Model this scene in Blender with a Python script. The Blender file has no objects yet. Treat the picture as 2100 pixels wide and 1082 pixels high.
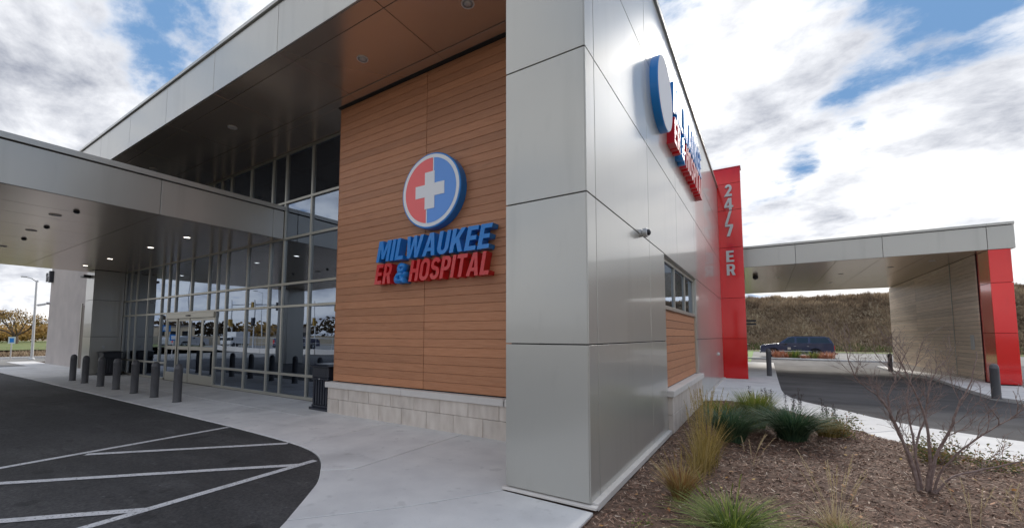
import bpy, bmesh, math, random
from math import sin, cos, pi, radians, sqrt
from mathutils import Vector, Matrix
random.seed(11)
S = bpy.context.scene
COL = S.collection

# ------------------------------------------------------------------ camera
cam = bpy.data.objects.new('camera', bpy.data.cameras.new('camera'))
COL.objects.link(cam)
YAW, PITCH, ROLL = 0.5782410, 0.0734485, 0.0028213
right = Vector((cos(YAW), sin(YAW), 0)); fwd0 = Vector((-sin(YAW), cos(YAW), 0)); up0 = Vector((0, 0, 1))
fwd = cos(PITCH)*fwd0 + sin(PITCH)*up0; up1 = -sin(PITCH)*fwd0 + cos(PITCH)*up0
r2 = cos(ROLL)*right + sin(ROLL)*up1; u2 = -sin(ROLL)*right + cos(ROLL)*up1
M = Matrix((r2, u2, -fwd)).transposed().to_4x4(); M.translation = Vector((0, 0, 1.6))
cam.matrix_world = M
cam.data.sensor_width = 36; cam.data.sensor_fit = 'HORIZONTAL'
cam.data.lens = 866.0637/2100*36
cam.data.shift_x = (1050-1005.342)/2100; cam.data.shift_y = (623.127-541)/2100
cam.data.clip_start = 0.05; cam.data.clip_end = 3000
S.camera = cam

# ------------------------------------------------------------------ light
SUN_EL, SUN_AZ = radians(30), radians(-3)          # azimuth from +Y towards +X
w = bpy.data.worlds.new('World'); S.world = w; w.use_nodes = True
N = w.node_tree.nodes; L = w.node_tree.links; N.clear()
def nn(t, **k):
    n = N.new(t)
    for a, b in k.items(): setattr(n, a, b)
    return n
sdir = Vector((sin(SUN_AZ)*cos(SUN_EL), cos(SUN_AZ)*cos(SUN_EL), sin(SUN_EL)))
out = nn('ShaderNodeOutputWorld'); bg = nn('ShaderNodeBackground'); bg.inputs[1].default_value = 0.1
sky = nn('ShaderNodeTexSky', sky_type='NISHITA', sun_disc=False, sun_elevation=SUN_EL, sun_rotation=SUN_AZ, air_density=1.2, dust_density=0.6, ozone_density=2.0)
tc = nn('ShaderNodeTexCoord'); sep = nn('ShaderNodeSeparateXYZ'); L.new(tc.outputs['Generated'], sep.inputs[0])
def mth(op, a, b=None, clamp=False):
    n = nn('ShaderNodeMath', operation=op, use_clamp=clamp)
    for i, v in enumerate((a, b)):
        if v is None: continue
        if isinstance(v, (int, float)): n.inputs[i].default_value = v
        else: L.new(v, n.inputs[i])
    return n.outputs[0]
zc = mth('MAXIMUM', sep.outputs[2], 0.0); den = mth('ADD', zc, 0.30)
px_ = mth('DIVIDE', sep.outputs[0], den); py_ = mth('DIVIDE', sep.outputs[1], den)
cmb = nn('ShaderNodeCombineXYZ'); L.new(px_, cmb.inputs[0]); L.new(py_, cmb.inputs[1])
mp = nn('ShaderNodeMapping'); L.new(cmb.outputs[0], mp.inputs[0])
mp.inputs['Rotation'].default_value = (0, 0, radians(25)); mp.inputs['Scale'].default_value = (1.3, 1.65, 1); mp.inputs['Location'].default_value = (3.1, 1.7, 0)
def noise(scale, det, rough, dist, vec=None, loc=None):
    n = nn('ShaderNodeTexNoise'); n.inputs['Scale'].default_value = scale; n.inputs['Detail'].default_value = det
    n.inputs['Roughness'].default_value = rough; n.inputs['Distortion'].default_value = dist
    src = vec or mp.outputs[0]
    if loc:
        m2 = nn('ShaderNodeMapping'); m2.inputs['Location'].default_value = loc; L.new(src, m2.inputs[0]); src = m2.outputs[0]
    L.new(src, n.inputs['Vector']); return n.outputs['Fac']
n1 = noise(1.15, 12, 0.60, 0.15)
n2 = noise(0.75, 7, 0.5, 0.35, loc=(7.3, 2.2, 0.5))
n3 = noise(3.2, 10, 0.62, 0.15, loc=(1.3, 9.2, 2.5))
def blob(d, inner, outer, amt):                     # gaps and banks of cloud at their place in the sky
    dp = nn('ShaderNodeVectorMath', operation='DOT_PRODUCT'); L.new(tc.outputs['Generated'], dp.inputs[0])
    dp.inputs[1].default_value = Vector(d).normalized()
    mr = nn('ShaderNodeMapRange', interpolation_type='SMOOTHSTEP'); L.new(dp.outputs['Value'], mr.inputs[0])
    mr.inputs[1].default_value = cos(radians(outer)); mr.inputs[2].default_value = cos(radians(inner))
    mr.inputs[3].default_value = 0; mr.inputs[4].default_value = amt
    return mr.outputs[0]
cov = mth('ADD', mth('MULTIPLY', n1, 0.68), mth('MULTIPLY', n3, 0.32))
for args in (((-0.83, 0.25, 0.50), 0, 10, -0.15), ((0.19, 0.885, 0.425), 0, 8, -0.075), ((0.31, 0.85, 0.45), 0, 8, -0.10),
             ((0.10, 0.925, 0.35), 0, 5, -0.10), ((0.02, 0.965, 0.29), 0, 6, -0.13), ((0.21, 0.92, 0.35), 0, 6, -0.03),
             ((-0.05, 0.88, 0.45), 2, 14, 0.14), ((0.22, 0.94, 0.27), 0, 10, 0.16), ((0.30, 0.92, 0.26), 0, 8, 0.10), ((0.02, 0.975, 0.20), 2, 10, 0.08),
             ((-0.9, 0.1, 0.40), 4, 26, 0.08), ((-0.97, 0.12, 0.10), 4, 26, 0.10), ((0.40, 0.86, 0.33), 0, 12, 0.05)):
    cov = mth('ADD', cov, blob(*args))
hz = nn('ShaderNodeMapRange'); L.new(sep.outputs[2], hz.inputs[0]); hz.inputs[1].default_value = 0.0; hz.inputs[2].default_value = 0.22
hz.inputs[3].default_value = 0.10; hz.inputs[4].default_value = 0.0
cov = mth('ADD', cov, hz.outputs[0])
mask = nn('ShaderNodeMapRange', interpolation_type='SMOOTHSTEP'); L.new(cov, mask.inputs[0])
mask.inputs[1].default_value = 0.418; mask.inputs[2].default_value = 0.525
mask.inputs[3].default_value = 0.0; mask.inputs[4].default_value = 0.97
# thickness shading of the clouds
th = mth('ADD', mth('MULTIPLY', n2, 0.58), mth('MULTIPLY', n3, 0.42))
th = mth('ADD', th, mth('MULTIPLY', mth('SUBTRACT', cov, 0.5), 0.35))
cr = nn('ShaderNodeValToRGB'); L.new(th, cr.inputs[0])
e = cr.color_ramp.elements
e[0].position = 0.44; e[0].color = (1, 0.985, 0.965, 1)
e[1].position = 0.66; e[1].color = (0.30, 0.32, 0.38, 1)
m_ = e.new(0.52); m_.color = (0.78, 0.79, 0.82, 1)
# clouds near the sun are brighter
glow = blob((0.1, 0.91, 0.40), 4, 75, 1.0)
gain = mth('ADD', mth('MULTIPLY', glow, 0.05), 2.8)
cc = nn('ShaderNodeVectorMath', operation='SCALE'); L.new(cr.outputs[0], cc.inputs[0]); L.new(gain, cc.inputs['Scale'])
tint = nn('ShaderNodeMixRGB', blend_type='MULTIPLY'); tint.inputs[0].default_value = 1; L.new(sky.outputs[0], tint.inputs[1]); tint.inputs[2].default_value = (0.34, 0.47, 0.62, 1)
lim = nn('ShaderNodeVectorMath', operation='MINIMUM'); L.new(tint.outputs[0], lim.inputs[0]); lim.inputs[1].default_value = (0.42, 0.80, 1.42)
mx = nn('ShaderNodeMixRGB'); L.new(mask.outputs[0], mx.inputs[0]); L.new(lim.outputs[0], mx.inputs[1]); L.new(cc.outputs[0], mx.inputs[2])
L.new(mx.outputs[0], bg.inputs[0]); L.new(bg.outputs[0], out.inputs[0])

sun = bpy.data.objects.new('sun', bpy.data.lights.new('sun', 'SUN')); COL.objects.link(sun)
sun.data.energy = 0.75; sun.data.angle = radians(18); sun.data.color = (1.0, 0.94, 0.86)
sun.rotation_euler = sdir.to_track_quat('Z', 'Y').to_euler()
S.view_settings.view_transform = 'Standard'; S.view_settings.look = 'None'
S.view_settings.exposure = 2.18; S.view_settings.gamma = 1.0; S.view_settings.use_curve_mapping = False
S.render.engine = 'CYCLES'
S.cycles.max_bounces = 8; S.cycles.glossy_bounces = 5; S.cycles.transparent_max_bounces = 10

# ------------------------------------------------------------------ materials
MATS = {}
def mat(name, col=(0.5, 0.5, 0.5), rough=0.6, metal=0.0, spec=0.5, coat=0.0, var=None, vscale=3.0, vstretch=(1, 1, 1), bump=0.0, bscale=40.0,
        emis=None, estr=0.0, per_object=0.0, rvar=0.0, detail=6, bstretch=(1, 1, 1), bdetail=None, stains=()):
    m = bpy.data.materials.new(name); m.use_nodes = True; MATS[name] = m
    nt = m.node_tree; b = nt.nodes['Principled BSDF']
    b.inputs['Base Color'].default_value = (*col, 1); b.inputs['Roughness'].default_value = rough
    b.inputs['Metallic'].default_value = metal; b.inputs['Specular IOR Level'].default_value = spec
    b.inputs['Coat Weight'].default_value = coat; b.inputs['Coat Roughness'].default_value = 0.05
    if emis: b.inputs['Emission Color'].default_value = (*emis, 1); b.inputs['Emission Strength'].default_value = estr
    geo = nt.nodes.new('ShaderNodeNewGeometry')
    def nz(sc, st, det=detail):
        mpn = nt.nodes.new('ShaderNodeMapping'); mpn.inputs['Scale'].default_value = st; nt.links.new(geo.outputs['Position'], mpn.inputs[0])
        n = nt.nodes.new('ShaderNodeTexNoise'); n.inputs['Scale'].default_value = sc; n.inputs['Detail'].default_value = det
        nt.links.new(mpn.outputs[0], n.inputs['Vector']); return n
    csock = None
    if var:
        n = nz(vscale, vstretch); r = nt.nodes.new('ShaderNodeValToRGB'); nt.links.new(n.outputs['Fac'], r.inputs[0])
        r.color_ramp.elements[0].position = 0.3; r.color_ramp.elements[1].position = 0.7
        r.color_ramp.elements[0].color = (*col, 1); r.color_ramp.elements[1].color = (*var, 1); csock = r.outputs[0]
    if per_object:
        oi = nt.nodes.new('ShaderNodeObjectInfo'); hs = nt.nodes.new('ShaderNodeHueSaturation')
        mr = nt.nodes.new('ShaderNodeMapRange'); nt.links.new(oi.outputs['Random'], mr.inputs[0])
        mr.inputs[3].default_value = 1-per_object; mr.inputs[4].default_value = 1+per_object
        nt.links.new(mr.outputs[0], hs.inputs['Value'])
        if csock: nt.links.new(csock, hs.inputs['Color'])
        else: hs.inputs['Color'].default_value = (*col, 1)
        csock = hs.outputs[0]
    for sc_, lo_, hi_, dark_, st_ in stains:             # blotches, drips and wear with shapes of their own
        n = nz(sc_, st_, 8); mr = nt.nodes.new('ShaderNodeMapRange'); mr.interpolation_type = 'SMOOTHSTEP'; nt.links.new(n.outputs['Fac'], mr.inputs[0])
        mr.inputs[1].default_value = lo_; mr.inputs[2].default_value = hi_; mr.inputs[3].default_value = 1.0; mr.inputs[4].default_value = dark_
        mm = nt.nodes.new('ShaderNodeMixRGB'); mm.blend_type = 'MULTIPLY'; mm.inputs[0].default_value = 1
        if csock: nt.links.new(csock, mm.inputs[1])
        else: mm.inputs[1].default_value = (*col, 1)
        nt.links.new(mr.outputs[0], mm.inputs[2]); csock = mm.outputs[0]
    if csock: nt.links.new(csock, b.inputs['Base Color'])
    if rvar:
        n = nz(2.2, (1, 1, 1), 4); mr = nt.nodes.new('ShaderNodeMapRange'); nt.links.new(n.outputs['Fac'], mr.inputs[0])
        mr.inputs[1].default_value = 0.3; mr.inputs[2].default_value = 0.7
        mr.inputs[3].default_value = max(0.02, rough-rvar); mr.inputs[4].default_value = rough+rvar; nt.links.new(mr.outputs[0], b.inputs['Roughness'])
    if bump:
        n = nz(bscale, bstretch, detail if bdetail is None else bdetail); bp = nt.nodes.new('ShaderNodeBump'); bp.inputs['Strength'].default_value = bump; bp.inputs['Distance'].default_value = 0.01
        nt.links.new(n.outputs['Fac'], bp.inputs['Height']); nt.links.new(bp.outputs[0], b.inputs['Normal'])
    return m
SILVER = mat('silver_metal', (0.48, 0.475, 0.44), 0.28, 0.38, coat=0.35, per_object=0.03, bump=0.25, bscale=1.1, bdetail=0, stains=((0.8, .55, .75, .90, (3, 3, .25)), (6, .58, .8, .94, (1, 1, .3))))
SOFFIT = mat('soffit_metal', (0.68, 0.56, 0.455), 0.22, 0.72, per_object=0.03)
REDP = mat('red_panel', (0.70, 0.007, 0.009), 0.14, 0.25, coat=0.6, per_object=0.06, bump=0.25, bscale=1.3, bdetail=0, stains=((1.2, .5, .75, .85, (2, 2, .4)),))
DARK = mat('dark_gap', (0.02, 0.02, 0.02), 0.9)
WOOD = mat('wood_cladding', (0.42, 0.175, 0.082), 0.5, var=(0.53, 0.25, 0.13), vscale=5, vstretch=(0.8, 0.8, 24), per_object=0.11, stains=((2.5, .55, .8, .82, (1, 1, 8)), (0.5, .45, .75, .9, (1, 1, .4))), bump=0.12, bscale=14, bstretch=(2, 2, 60), detail=8)
HUTW = mat('weathered_cladding', (0.66, 0.50, 0.36), 0.42, var=(0.88, 0.73, 0.57), vscale=3, vstretch=(0.5, 0.5, 16), per_object=0.14, bump=0.15, bscale=10, bstretch=(1, 1, 40), detail=8)
STONE = mat('limestone', (0.52, 0.455, 0.40), 0.85, var=(0.66, 0.60, 0.54), stains=((3, .5, .8, .86, (1, 1, .5)),), vscale=4, vstretch=(2, 2, 0.7), per_object=0.05, bump=0.25, bscale=60)
CAP = mat('limestone_cap', (0.60, 0.57, 0.54), 0.8, var=(0.66, 0.63, 0.60), vscale=6, per_object=0.03, bump=0.2, bscale=80)
CONC = mat('concrete', (0.60, 0.595, 0.595), 0.85, var=(0.72, 0.715, 0.705), vscale=2.2, per_object=0.07, stains=((0.9, .52, .72, .84, (1, 1, 1)), (4.5, .60, .70, .86, (1, 1, 1)), (28, .62, .72, .90, (1, 1, 1))), bump=0.25, bscale=90, detail=10)
STUCCO = mat('stucco', (0.42, 0.38, 0.36), 0.9, var=(0.52, 0.47, 0.44), vscale=0.9, bump=0.3, bscale=60)
ASPH = mat('asphalt', (0.024, 0.024, 0.026), 0.75, var=(0.062, 0.060, 0.060), vscale=38, bump=0.8, bscale=150, detail=4, stains=((0.5, .42, .62, 1.5, (1, 3.0, 1)), (1.6, .58, .66, 1.35, (.5, 2.5, 1)), (2.3, .63, .68, .55, (1, 1, 1)), (14, .66, .70, 1.7, (1, 1, 1))))
ASPH2 = mat('worn_asphalt', (0.20, 0.195, 0.185), 0.9, spec=0.15, var=(0.32, 0.31, 0.295), vscale=0.45, bump=0.3, bscale=120, detail=12)
ASPH3 = mat('drive_asphalt', (0.07, 0.067, 0.069), 0.85, spec=.15, var=(0.14, 0.135, 0.135), vscale=0.35, vstretch=(1, 2.5, 1), bump=0.4, bscale=120, detail=10, rvar=.08)
PAINT = mat('road_paint', (0.72, 0.72, 0.73), 0.7, var=(0.60, 0.60, 0.61), vscale=14, stains=((60, .56, .64, .45, (1, 1, 1)), (5, .55, .75, .8, (1, 1, 1))), bump=0.2, bscale=100)
BOLL = mat('bollard_grey', (0.10, 0.10, 0.108), 0.45, per_object=.12, stains=((9, .55, .7, .75, (1, 1, .4)), (30, .62, .7, 1.5, (1, 1, 1))))
BLACK = mat('black_plastic', (0.018, 0.020, 0.028), 0.38)
NAVY = mat('navy_metal', (0.016, 0.020, 0.032), 0.32, coat=0.3)
FRAME = mat('window_frame', (0.46, 0.45, 0.40), 0.35, 0.6)
WHITE = mat('white_acrylic', (0.82, 0.84, 0.87), 0.3)
BLUE = mat('sign_blue', (0.005, 0.22, 0.66), 0.3, coat=0.3)
BLUEF = mat('sign_blue_face', (0.12, 0.34, 0.85), 0.35)
RED = mat('sign_red', (0.62, 0.012, 0.018), 0.3, coat=0.3)
REDF = mat('sign_red_face', (0.95, 0.15, 0.15), 0.35)
LAMP = mat('lamp_lens', (0.8, 0.8, 0.78), 0.4, emis=(1, 0.93, 0.82), estr=1.6)
DIM = mat('lamp_lens_dim', (0.55, 0.53, 0.5), 0.35)
STRIP = mat('light_strip', (0.9, 0.85, 0.7), 0.4, emis=(1, 0.85, 0.6), estr=3.5)
GALV = mat('galvanised', (0.55, 0.56, 0.57), 0.45, 0.5)
INT = mat('interior_wall', (0.22, 0.20, 0.19), 0.8)
INTF = mat('interior_floor', (0.10, 0.09, 0.085), 0.4)
GRASSM = mat('lawn', (0.09, 0.15, 0.03), 0.95, var=(0.20, 0.20, 0.07), vscale=0.6)
FIELD = mat('dry_field', (0.16, 0.12, 0.07), 0.95, var=(0.26, 0.21, 0.13), vscale=0.35)
HILLM = mat('hill_soil', (0.19, 0.145, 0.095), 0.95, var=(0.30, 0.24, 0.15), vscale=0.25)
BARK = mat('bark', (0.16, 0.11, 0.10), 0.85, var=(0.30, 0.23, 0.21), vscale=30, bump=0.4, bscale=120)
TREEB = mat('tree_bark', (0.10, 0.07, 0.05), 0.9)
SOIL = mat('mulch_soil', (0.065, 0.038, 0.027), 0.95, var=(0.18, 0.11, 0.078), vscale=14, bump=1.0, bscale=70)
def chip_mat(name, cols, rough=0.8, seedscale=900.0, trans=0.0):
    m = bpy.data.materials.new(name); m.use_nodes = True; nt = m.node_tree; b = nt.nodes['Principled BSDF']
    at = nt.nodes.new('ShaderNodeAttribute'); at.attribute_name = 'tone'; at.attribute_type = 'GEOMETRY'
    r = nt.nodes.new('ShaderNodeValToRGB'); nt.links.new(at.outputs['Fac'], r.inputs[0]); el = r.color_ramp.elements
    while len(el) > 2: el.remove(el[-1])
    for i, c in enumerate(cols):
        p = i/(len(cols)-1)
        if i == 0: x = el[0]; x.position = 0
        elif i == len(cols)-1: x = el[-1]; x.position = 1
        else: x = el.new(p)
        x.color = (*c, 1)
    nt.links.new(r.outputs[0], b.inputs['Base Color']); b.inputs['Roughness'].default_value = rough
    if trans:
        tr = nt.nodes.new('ShaderNodeBsdfTranslucent'); ms = nt.nodes.new('ShaderNodeMixShader'); ms.inputs[0].default_value = trans
        nt.links.new(r.outputs[0], tr.inputs[0]); nt.links.new(b.outputs[0], ms.inputs[1]); nt.links.new(tr.outputs[0], ms.inputs[2])
        nt.links.new(ms.outputs[0], nt.nodes['Material Output'].inputs[0])
    return m
CHIPS = chip_mat('mulch_chips', [(0.07, 0.038, 0.027), (0.21, 0.11, 0.072), (0.35, 0.215, 0.15), (0.50, 0.38, 0.29), (0.70, 0.58, 0.47)])
G_BLUE = chip_mat('grass_deep_green', [(0.03, 0.075, 0.04), (0.07, 0.13, 0.06), (0.09, 0.15, 0.075), (0.18, 0.22, 0.11)], 0.75, trans=0.2)
G_GREEN = chip_mat('grass_green', [(0.05, 0.09, 0.02), (0.13, 0.20, 0.03), (0.25, 0.30, 0.05), (0.40, 0.36, 0.13)], 0.75, trans=0.25)
G_GOLD = chip_mat('grass_gold', [(0.16, 0.13, 0.03), (0.30, 0.22, 0.06), (0.42, 0.31, 0.10), (0.52, 0.42, 0.22)], 0.6, trans=0.25)
G_RUST = chip_mat('grass_rust', [(0.22, 0.10, 0.035), (0.34, 0.19, 0.07), (0.38, 0.30, 0.10), (0.48, 0.38, 0.22)], 0.6, trans=0.25)
G_STRAW = chip_mat('grass_straw', [(0.36, 0.27, 0.14), (0.50, 0.40, 0.24), (0.62, 0.52, 0.34)], 0.6, trans=0.25)
LEAFM = chip_mat('autumn_leaves', [(0.05, 0.075, 0.02), (0.12, 0.13, 0.03), (0.28, 0.20, 0.04), (0.30, 0.09, 0.03)], 0.6, trans=0.25)
GOLDL = chip_mat('gold_leaves', [(0.22, 0.15, 0.05), (0.42, 0.27, 0.09), (0.55, 0.38, 0.18)], 0.7, trans=0.3)
BRUSH = chip_mat('dry_brush', [(0.09, 0.06, 0.038), (0.21, 0.15, 0.10), (0.33, 0.25, 0.165), (0.50, 0.39, 0.27), (0.12, 0.15, 0.05)], 0.9, trans=0.35)
TRL = chip_mat('distant_leaves', [(0.05, 0.045, 0.035), (0.11, 0.08, 0.05), (0.17, 0.11, 0.06)], 0.9)
REDB = chip_mat('red_grass', [(0.35, 0.12, 0.06), (0.48, 0.20, 0.11), (0.55, 0.33, 0.22)], 0.7, trans=0.2)

def glass_mat(name, tint=(0.20, 0.22, 0.23), refl=(0.66, 0.77, 0.95), base=0.30):
    m = bpy.data.materials.new(name); m.use_nodes = True; nt = m.node_tree; nt.nodes.remove(nt.nodes['Principled BSDF'])
    o = nt.nodes['Material Output']; t = nt.nodes.new('ShaderNodeBsdfTransparent'); t.inputs[0].default_value = (*tint, 1)
    g = nt.nodes.new('ShaderNodeBsdfGlossy'); g.inputs[0].default_value = (*refl, 1); g.inputs['Roughness'].default_value = 0.0
    geo = nt.nodes.new('ShaderNodeNewGeometry'); n = nt.nodes.new('ShaderNodeTexNoise'); n.inputs['Scale'].default_value = 0.9; n.inputs['Detail'].default_value = 1
    nt.links.new(geo.outputs['Position'], n.inputs['Vector']); bp = nt.nodes.new('ShaderNodeBump'); bp.inputs['Strength'].default_value = 0.12; bp.inputs['Distance'].default_value = 0.02
    nt.links.new(n.outputs['Fac'], bp.inputs['Height']); nt.links.new(bp.outputs[0], g.inputs['Normal'])
    f = nt.nodes.new('ShaderNodeFresnel'); f.inputs[0].default_value = 1.5
    mr = nt.nodes.new('ShaderNodeMapRange'); nt.links.new(f.outputs[0], mr.inputs[0]); mr.inputs[3].default_value = base; mr.inputs[4].default_value = 1
    ms = nt.nodes.new('ShaderNodeMixShader'); nt.links.new(mr.outputs[0], ms.inputs[0]); nt.links.new(t.outputs[0], ms.inputs[1]); nt.links.new(g.outputs[0], ms.inputs[2])
    nt.links.new(ms.outputs[0], o.inputs[0]); return m
GLASS = glass_mat('tinted_glass')
CGLASS = mat('car_glass', (0.012, 0.018, 0.024), 0.05, spec=0.9)

# ------------------------------------------------------------------ helpers
class MB:
    def __init__(s): s.v = []; s.f = []; s.mi = []; s.tone = None; s.k = 0
    def add(s, vs, fs, k=None):
        o = len(s.v); s.v += [tuple(p) for p in vs]; s.f += [tuple(o+i for i in f) for f in fs]; s.mi += [s.k if k is None else k]*len(fs); return s
    def box(s, a, b, c=0.0, k=None):
        x0, y0, z0 = (min(p, q) for p, q in zip(a, b)); x1, y1, z1 = (max(p, q) for p, q in zip(a, b))
        if c <= 0:
            vs = [(x0,y0,z0),(x1,y0,z0),(x1,y1,z0),(x0,y1,z0),(x0,y0,z1),(x1,y0,z1),(x1,y1,z1),(x0,y1,z1)]
            return s.add(vs, [(0,3,2,1),(4,5,6,7),(0,1,5,4),(1,2,6,5),(2,3,7,6),(3,0,4,7)], k)
        c = min(c, (x1-x0)*.45, (y1-y0)*.45, (z1-z0)*.45)
        X = (x0, x1); Y = (y0, y1); Z = (z0, z1); vs = []; idx = {}
        sg = lambda i: 1 if i == 0 else -1
        for i in (0, 1):
            for j in (0, 1):
                for l in (0, 1):
                    for ax in range(3):
                        p = [X[i]+sg(i)*c, Y[j]+sg(j)*c, Z[l]+sg(l)*c]; p[ax] = (X[i], Y[j], Z[l])[ax]
                        idx[(i, j, l, ax)] = len(vs); vs.append(tuple(p))
        fs = []
        g = lambda *t: idx[t]
        fs += [[g(i,0,0,0), g(i,1,0,0), g(i,1,1,0), g(i,0,1,0)][::(-1 if i == 0 else 1)] for i in (0, 1)]
        fs += [[g(0,j,0,1), g(1,j,0,1), g(1,j,1,1), g(0,j,1,1)][::(1 if j == 0 else -1)] for j in (0, 1)]
        fs += [[g(0,0,l,2), g(1,0,l,2), g(1,1,l,2), g(0,1,l,2)][::(-1 if l == 0 else 1)] for l in (0, 1)]
        for i in (0, 1):
            for j in (0, 1): fs.append([g(i,j,0,0), g(i,j,1,0), g(i,j,1,1), g(i,j,0,1)])
            for l in (0, 1): fs.append([g(i,0,l,0), g(i,1,l,0), g(i,1,l,2), g(i,0,l,2)])
        for j in (0, 1):
            for l in (0, 1): fs.append([g(0,j,l,1), g(1,j,l,1), g(1,j,l,2), g(0,j,l,2)])
        for i in (0, 1):
            for j in (0, 1):
                for l in (0, 1): fs.append([g(i,j,l,0), g(i,j,l,1), g(i,j,l,2)])
        return s.add(vs, fs, k)
    def tube(s, p, q, r0, r1=None, n=12, k=None, caps=True):
        p, q = Vector(p), Vector(q); r1 = r0 if r1 is None else r1; d = (q-p).normalized()
        a = d.orthogonal().normalized(); b = d.cross(a); vs = []
        for c, r in ((p, r0), (q, r1)):
            vs += [c+a*r*cos(2*pi*i/n)+b*r*sin(2*pi*i/n) for i in range(n)]
        fs = [(i, (i+1) % n, n+(i+1) % n, n+i) for i in range(n)]
        if caps: fs += [tuple(range(n))[::-1], tuple(range(n, 2*n))]
        return s.add(vs, fs, k)
    def lathe(s, c, prof, n=20, k=None, axis='z'):
        vs = []; c = Vector(c)
        for r, h in prof:
            for i in range(n):
                a = 2*pi*i/n
                v = (r*cos(a), r*sin(a), h) if axis == 'z' else ((h, r*cos(a), r*sin(a)) if axis == 'x' else (r*cos(a), h, r*sin(a)))
                vs.append(c+Vector(v))
        fs = [(j*n+i, j*n+(i+1) % n, (j+1)*n+(i+1) % n, (j+1)*n+i) for j in range(len(prof)-1) for i in range(n)]
        fs += [tuple(range(n))[::-1], tuple(range((len(prof)-1)*n, len(prof)*n))]
        return s.add(vs, fs, k)
    def prism(s, poly, z0, z1, k=None):
        n = len(poly); vs = [(*p[:2], z0) for p in poly]+[(*p[:2], z1) for p in poly]
        return s.add(vs, [tuple(range(n))[::-1], tuple(range(n, 2*n))]+[(i, (i+1) % n, n+(i+1) % n, n+i) for i in range(n)], k)
    def build(s, name, mats, parent=None, smooth=False, fix=True):
        me = bpy.data.meshes.new(name); me.from_pydata(s.v, [], s.f)
        mats = mats if isinstance(mats, (list, tuple)) else [mats]
        for m in mats: me.materials.append(m)
        if len(mats) > 1: me.polygons.foreach_set('material_index', s.mi)
        if fix:
            bm = bmesh.new(); bm.from_mesh(me); bmesh.ops.recalc_face_normals(bm, faces=bm.faces); bm.to_mesh(me); bm.free()
        if s.tone is not None:
            at = me.attributes.new('tone', 'FLOAT', 'FACE'); at.data.foreach_set('value', s.tone)
        if smooth:
            me.polygons.foreach_set('use_smooth', [True]*len(me.polygons))
        me.update(); o = bpy.data.objects.new(name, me); COL.objects.link(o)
        if parent: o.parent = parent
        if smooth == 'auto':
            try: me.set_sharp_from_angle(angle=radians(35))
            except Exception: pass
        return o
def tag(o, label=None, cat=None, group=None, kind=None):
    if label: o['label'] = label
    if cat: o['category'] = cat
    if group: o['group'] = group
    if kind: o['kind'] = kind
    return o
def thing(name, label, cat, group=None, loc=(0, 0, 0)):
    o = bpy.data.objects.new(name, None); o.location = loc; COL.objects.link(o); o.empty_display_size = 0.2
    return tag(o, label, cat, group)
def child(o, par):                                   # parent a mesh made in world space under a moved thing
    o.parent = par; o.matrix_parent_inverse = Matrix.Translation(par.location).inverted(); return o
BC = {}
def boxpart(name, a, b, m, parent, c=0.003):          # box whose mesh is shared between alike pieces
    size = tuple(round(abs(q-p), 3) for p, q in zip(a, b)); key = (name, size, m.name, c)
    lo = Vector([min(p, q) for p, q in zip(a, b)])
    if key not in BC:
        o = MB().box((0, 0, 0), size, c).build(name, m); BC[key] = o.data
    else:
        o = bpy.data.objects.new(name, BC[key]); COL.objects.link(o)
    o.location = lo; o.parent = parent
    if parent and parent.location.length > 0: o.location = lo-parent.location
    return o
def copy_tree(o, par=None):
    c = o.copy(); COL.objects.link(c)
    if par: c.parent = par
    for ch in list(o.children): copy_tree(ch, c)
    return c
def gz(y):
    return 0.0 if y < 24 else -0.03*(min(y, 33)-24)

# ------------------------------------------------------------------ ground
def sheet(name, x0, x1, y0, y1, nx, ny, m, dz, fn=None):
    b = MB(); vs = []
    for j in range(ny+1):
        for i in range(nx+1):
            x = x0+(x1-x0)*i/nx; y = y0+(y1-y0)*j/ny; vs.append((x, y, (fn(x, y) if fn else gz(y))+dz))
    b.add(vs, [(j*(nx+1)+i, j*(nx+1)+i+1, (j+1)*(nx+1)+i+1, (j+1)*(nx+1)+i) for j in range(ny) for i in range(nx)])
    return tag(b.build(name, m), kind='structure')
def ysheet(name, xs, ys, m, dz):
    b = MB(); vs = [(x, y, gz(y)+dz) for y in ys for x in xs]; nx = len(xs)
    b.add(vs, [(j*nx+i, j*nx+i+1, (j+1)*nx+i+1, (j+1)*nx+i) for j in range(len(ys)-1) for i in range(nx-1)])
    return tag(b.build(name, m), kind='structure')
ysheet('ground', [-900, -1.5, 900], [-900, 0, 24, 33, 60, 900], FIELD, -0.16)

# front car park asphalt (dark, new)
edge = [(-31.0, 3.7), (-25.99, 3.72), (-21.95, 3.79), (-18.1, 3.80), (-13.1, 3.82), (-9.75, 3.83), (-8.0, 3.83), (-6.8, 3.80), (-6.1, 3.77), (-5.62, 3.72), (-5.2, 3.62),
        (-5.0, 3.54), (-4.85, 3.45), (-4.70, 3.35), (-4.55, 3.24), (-4.37, 3.10), (-4.19, 2.95), (-4.07, 2.82), (-3.95, 2.68), (-3.82, 2.53), (-3.70, 2.38), (-3.46, 2.08), (-3.25, 1.75), (-3.05, 1.3), (-2.9, 0.8), (-2.8, 0.0)]
def smooth_edge(E_):
    o_ = []
    for i in range(len(E_)-1):
        p0, p1, p2, p3 = (Vector(E_[max(0, min(len(E_)-1, j))]) for j in (i-1, i, i+1, i+2)); K = 4 if p1.x > -6.2 else 1
        for k in range(K):
            t = k/K; v = .5*((2*p1)+(p2-p0)*t+(2*p0-5*p1+4*p2-p3)*t*t+(3*p1-p0-3*p2+p3)*t**3); o_.append((v.x, v.y))
    return o_+[E_[-1]]
edge = smooth_edge([p for i, p in enumerate(edge) if not (p[0] > -5.1 and i % 2 and p[0] < -3.6)])
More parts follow.
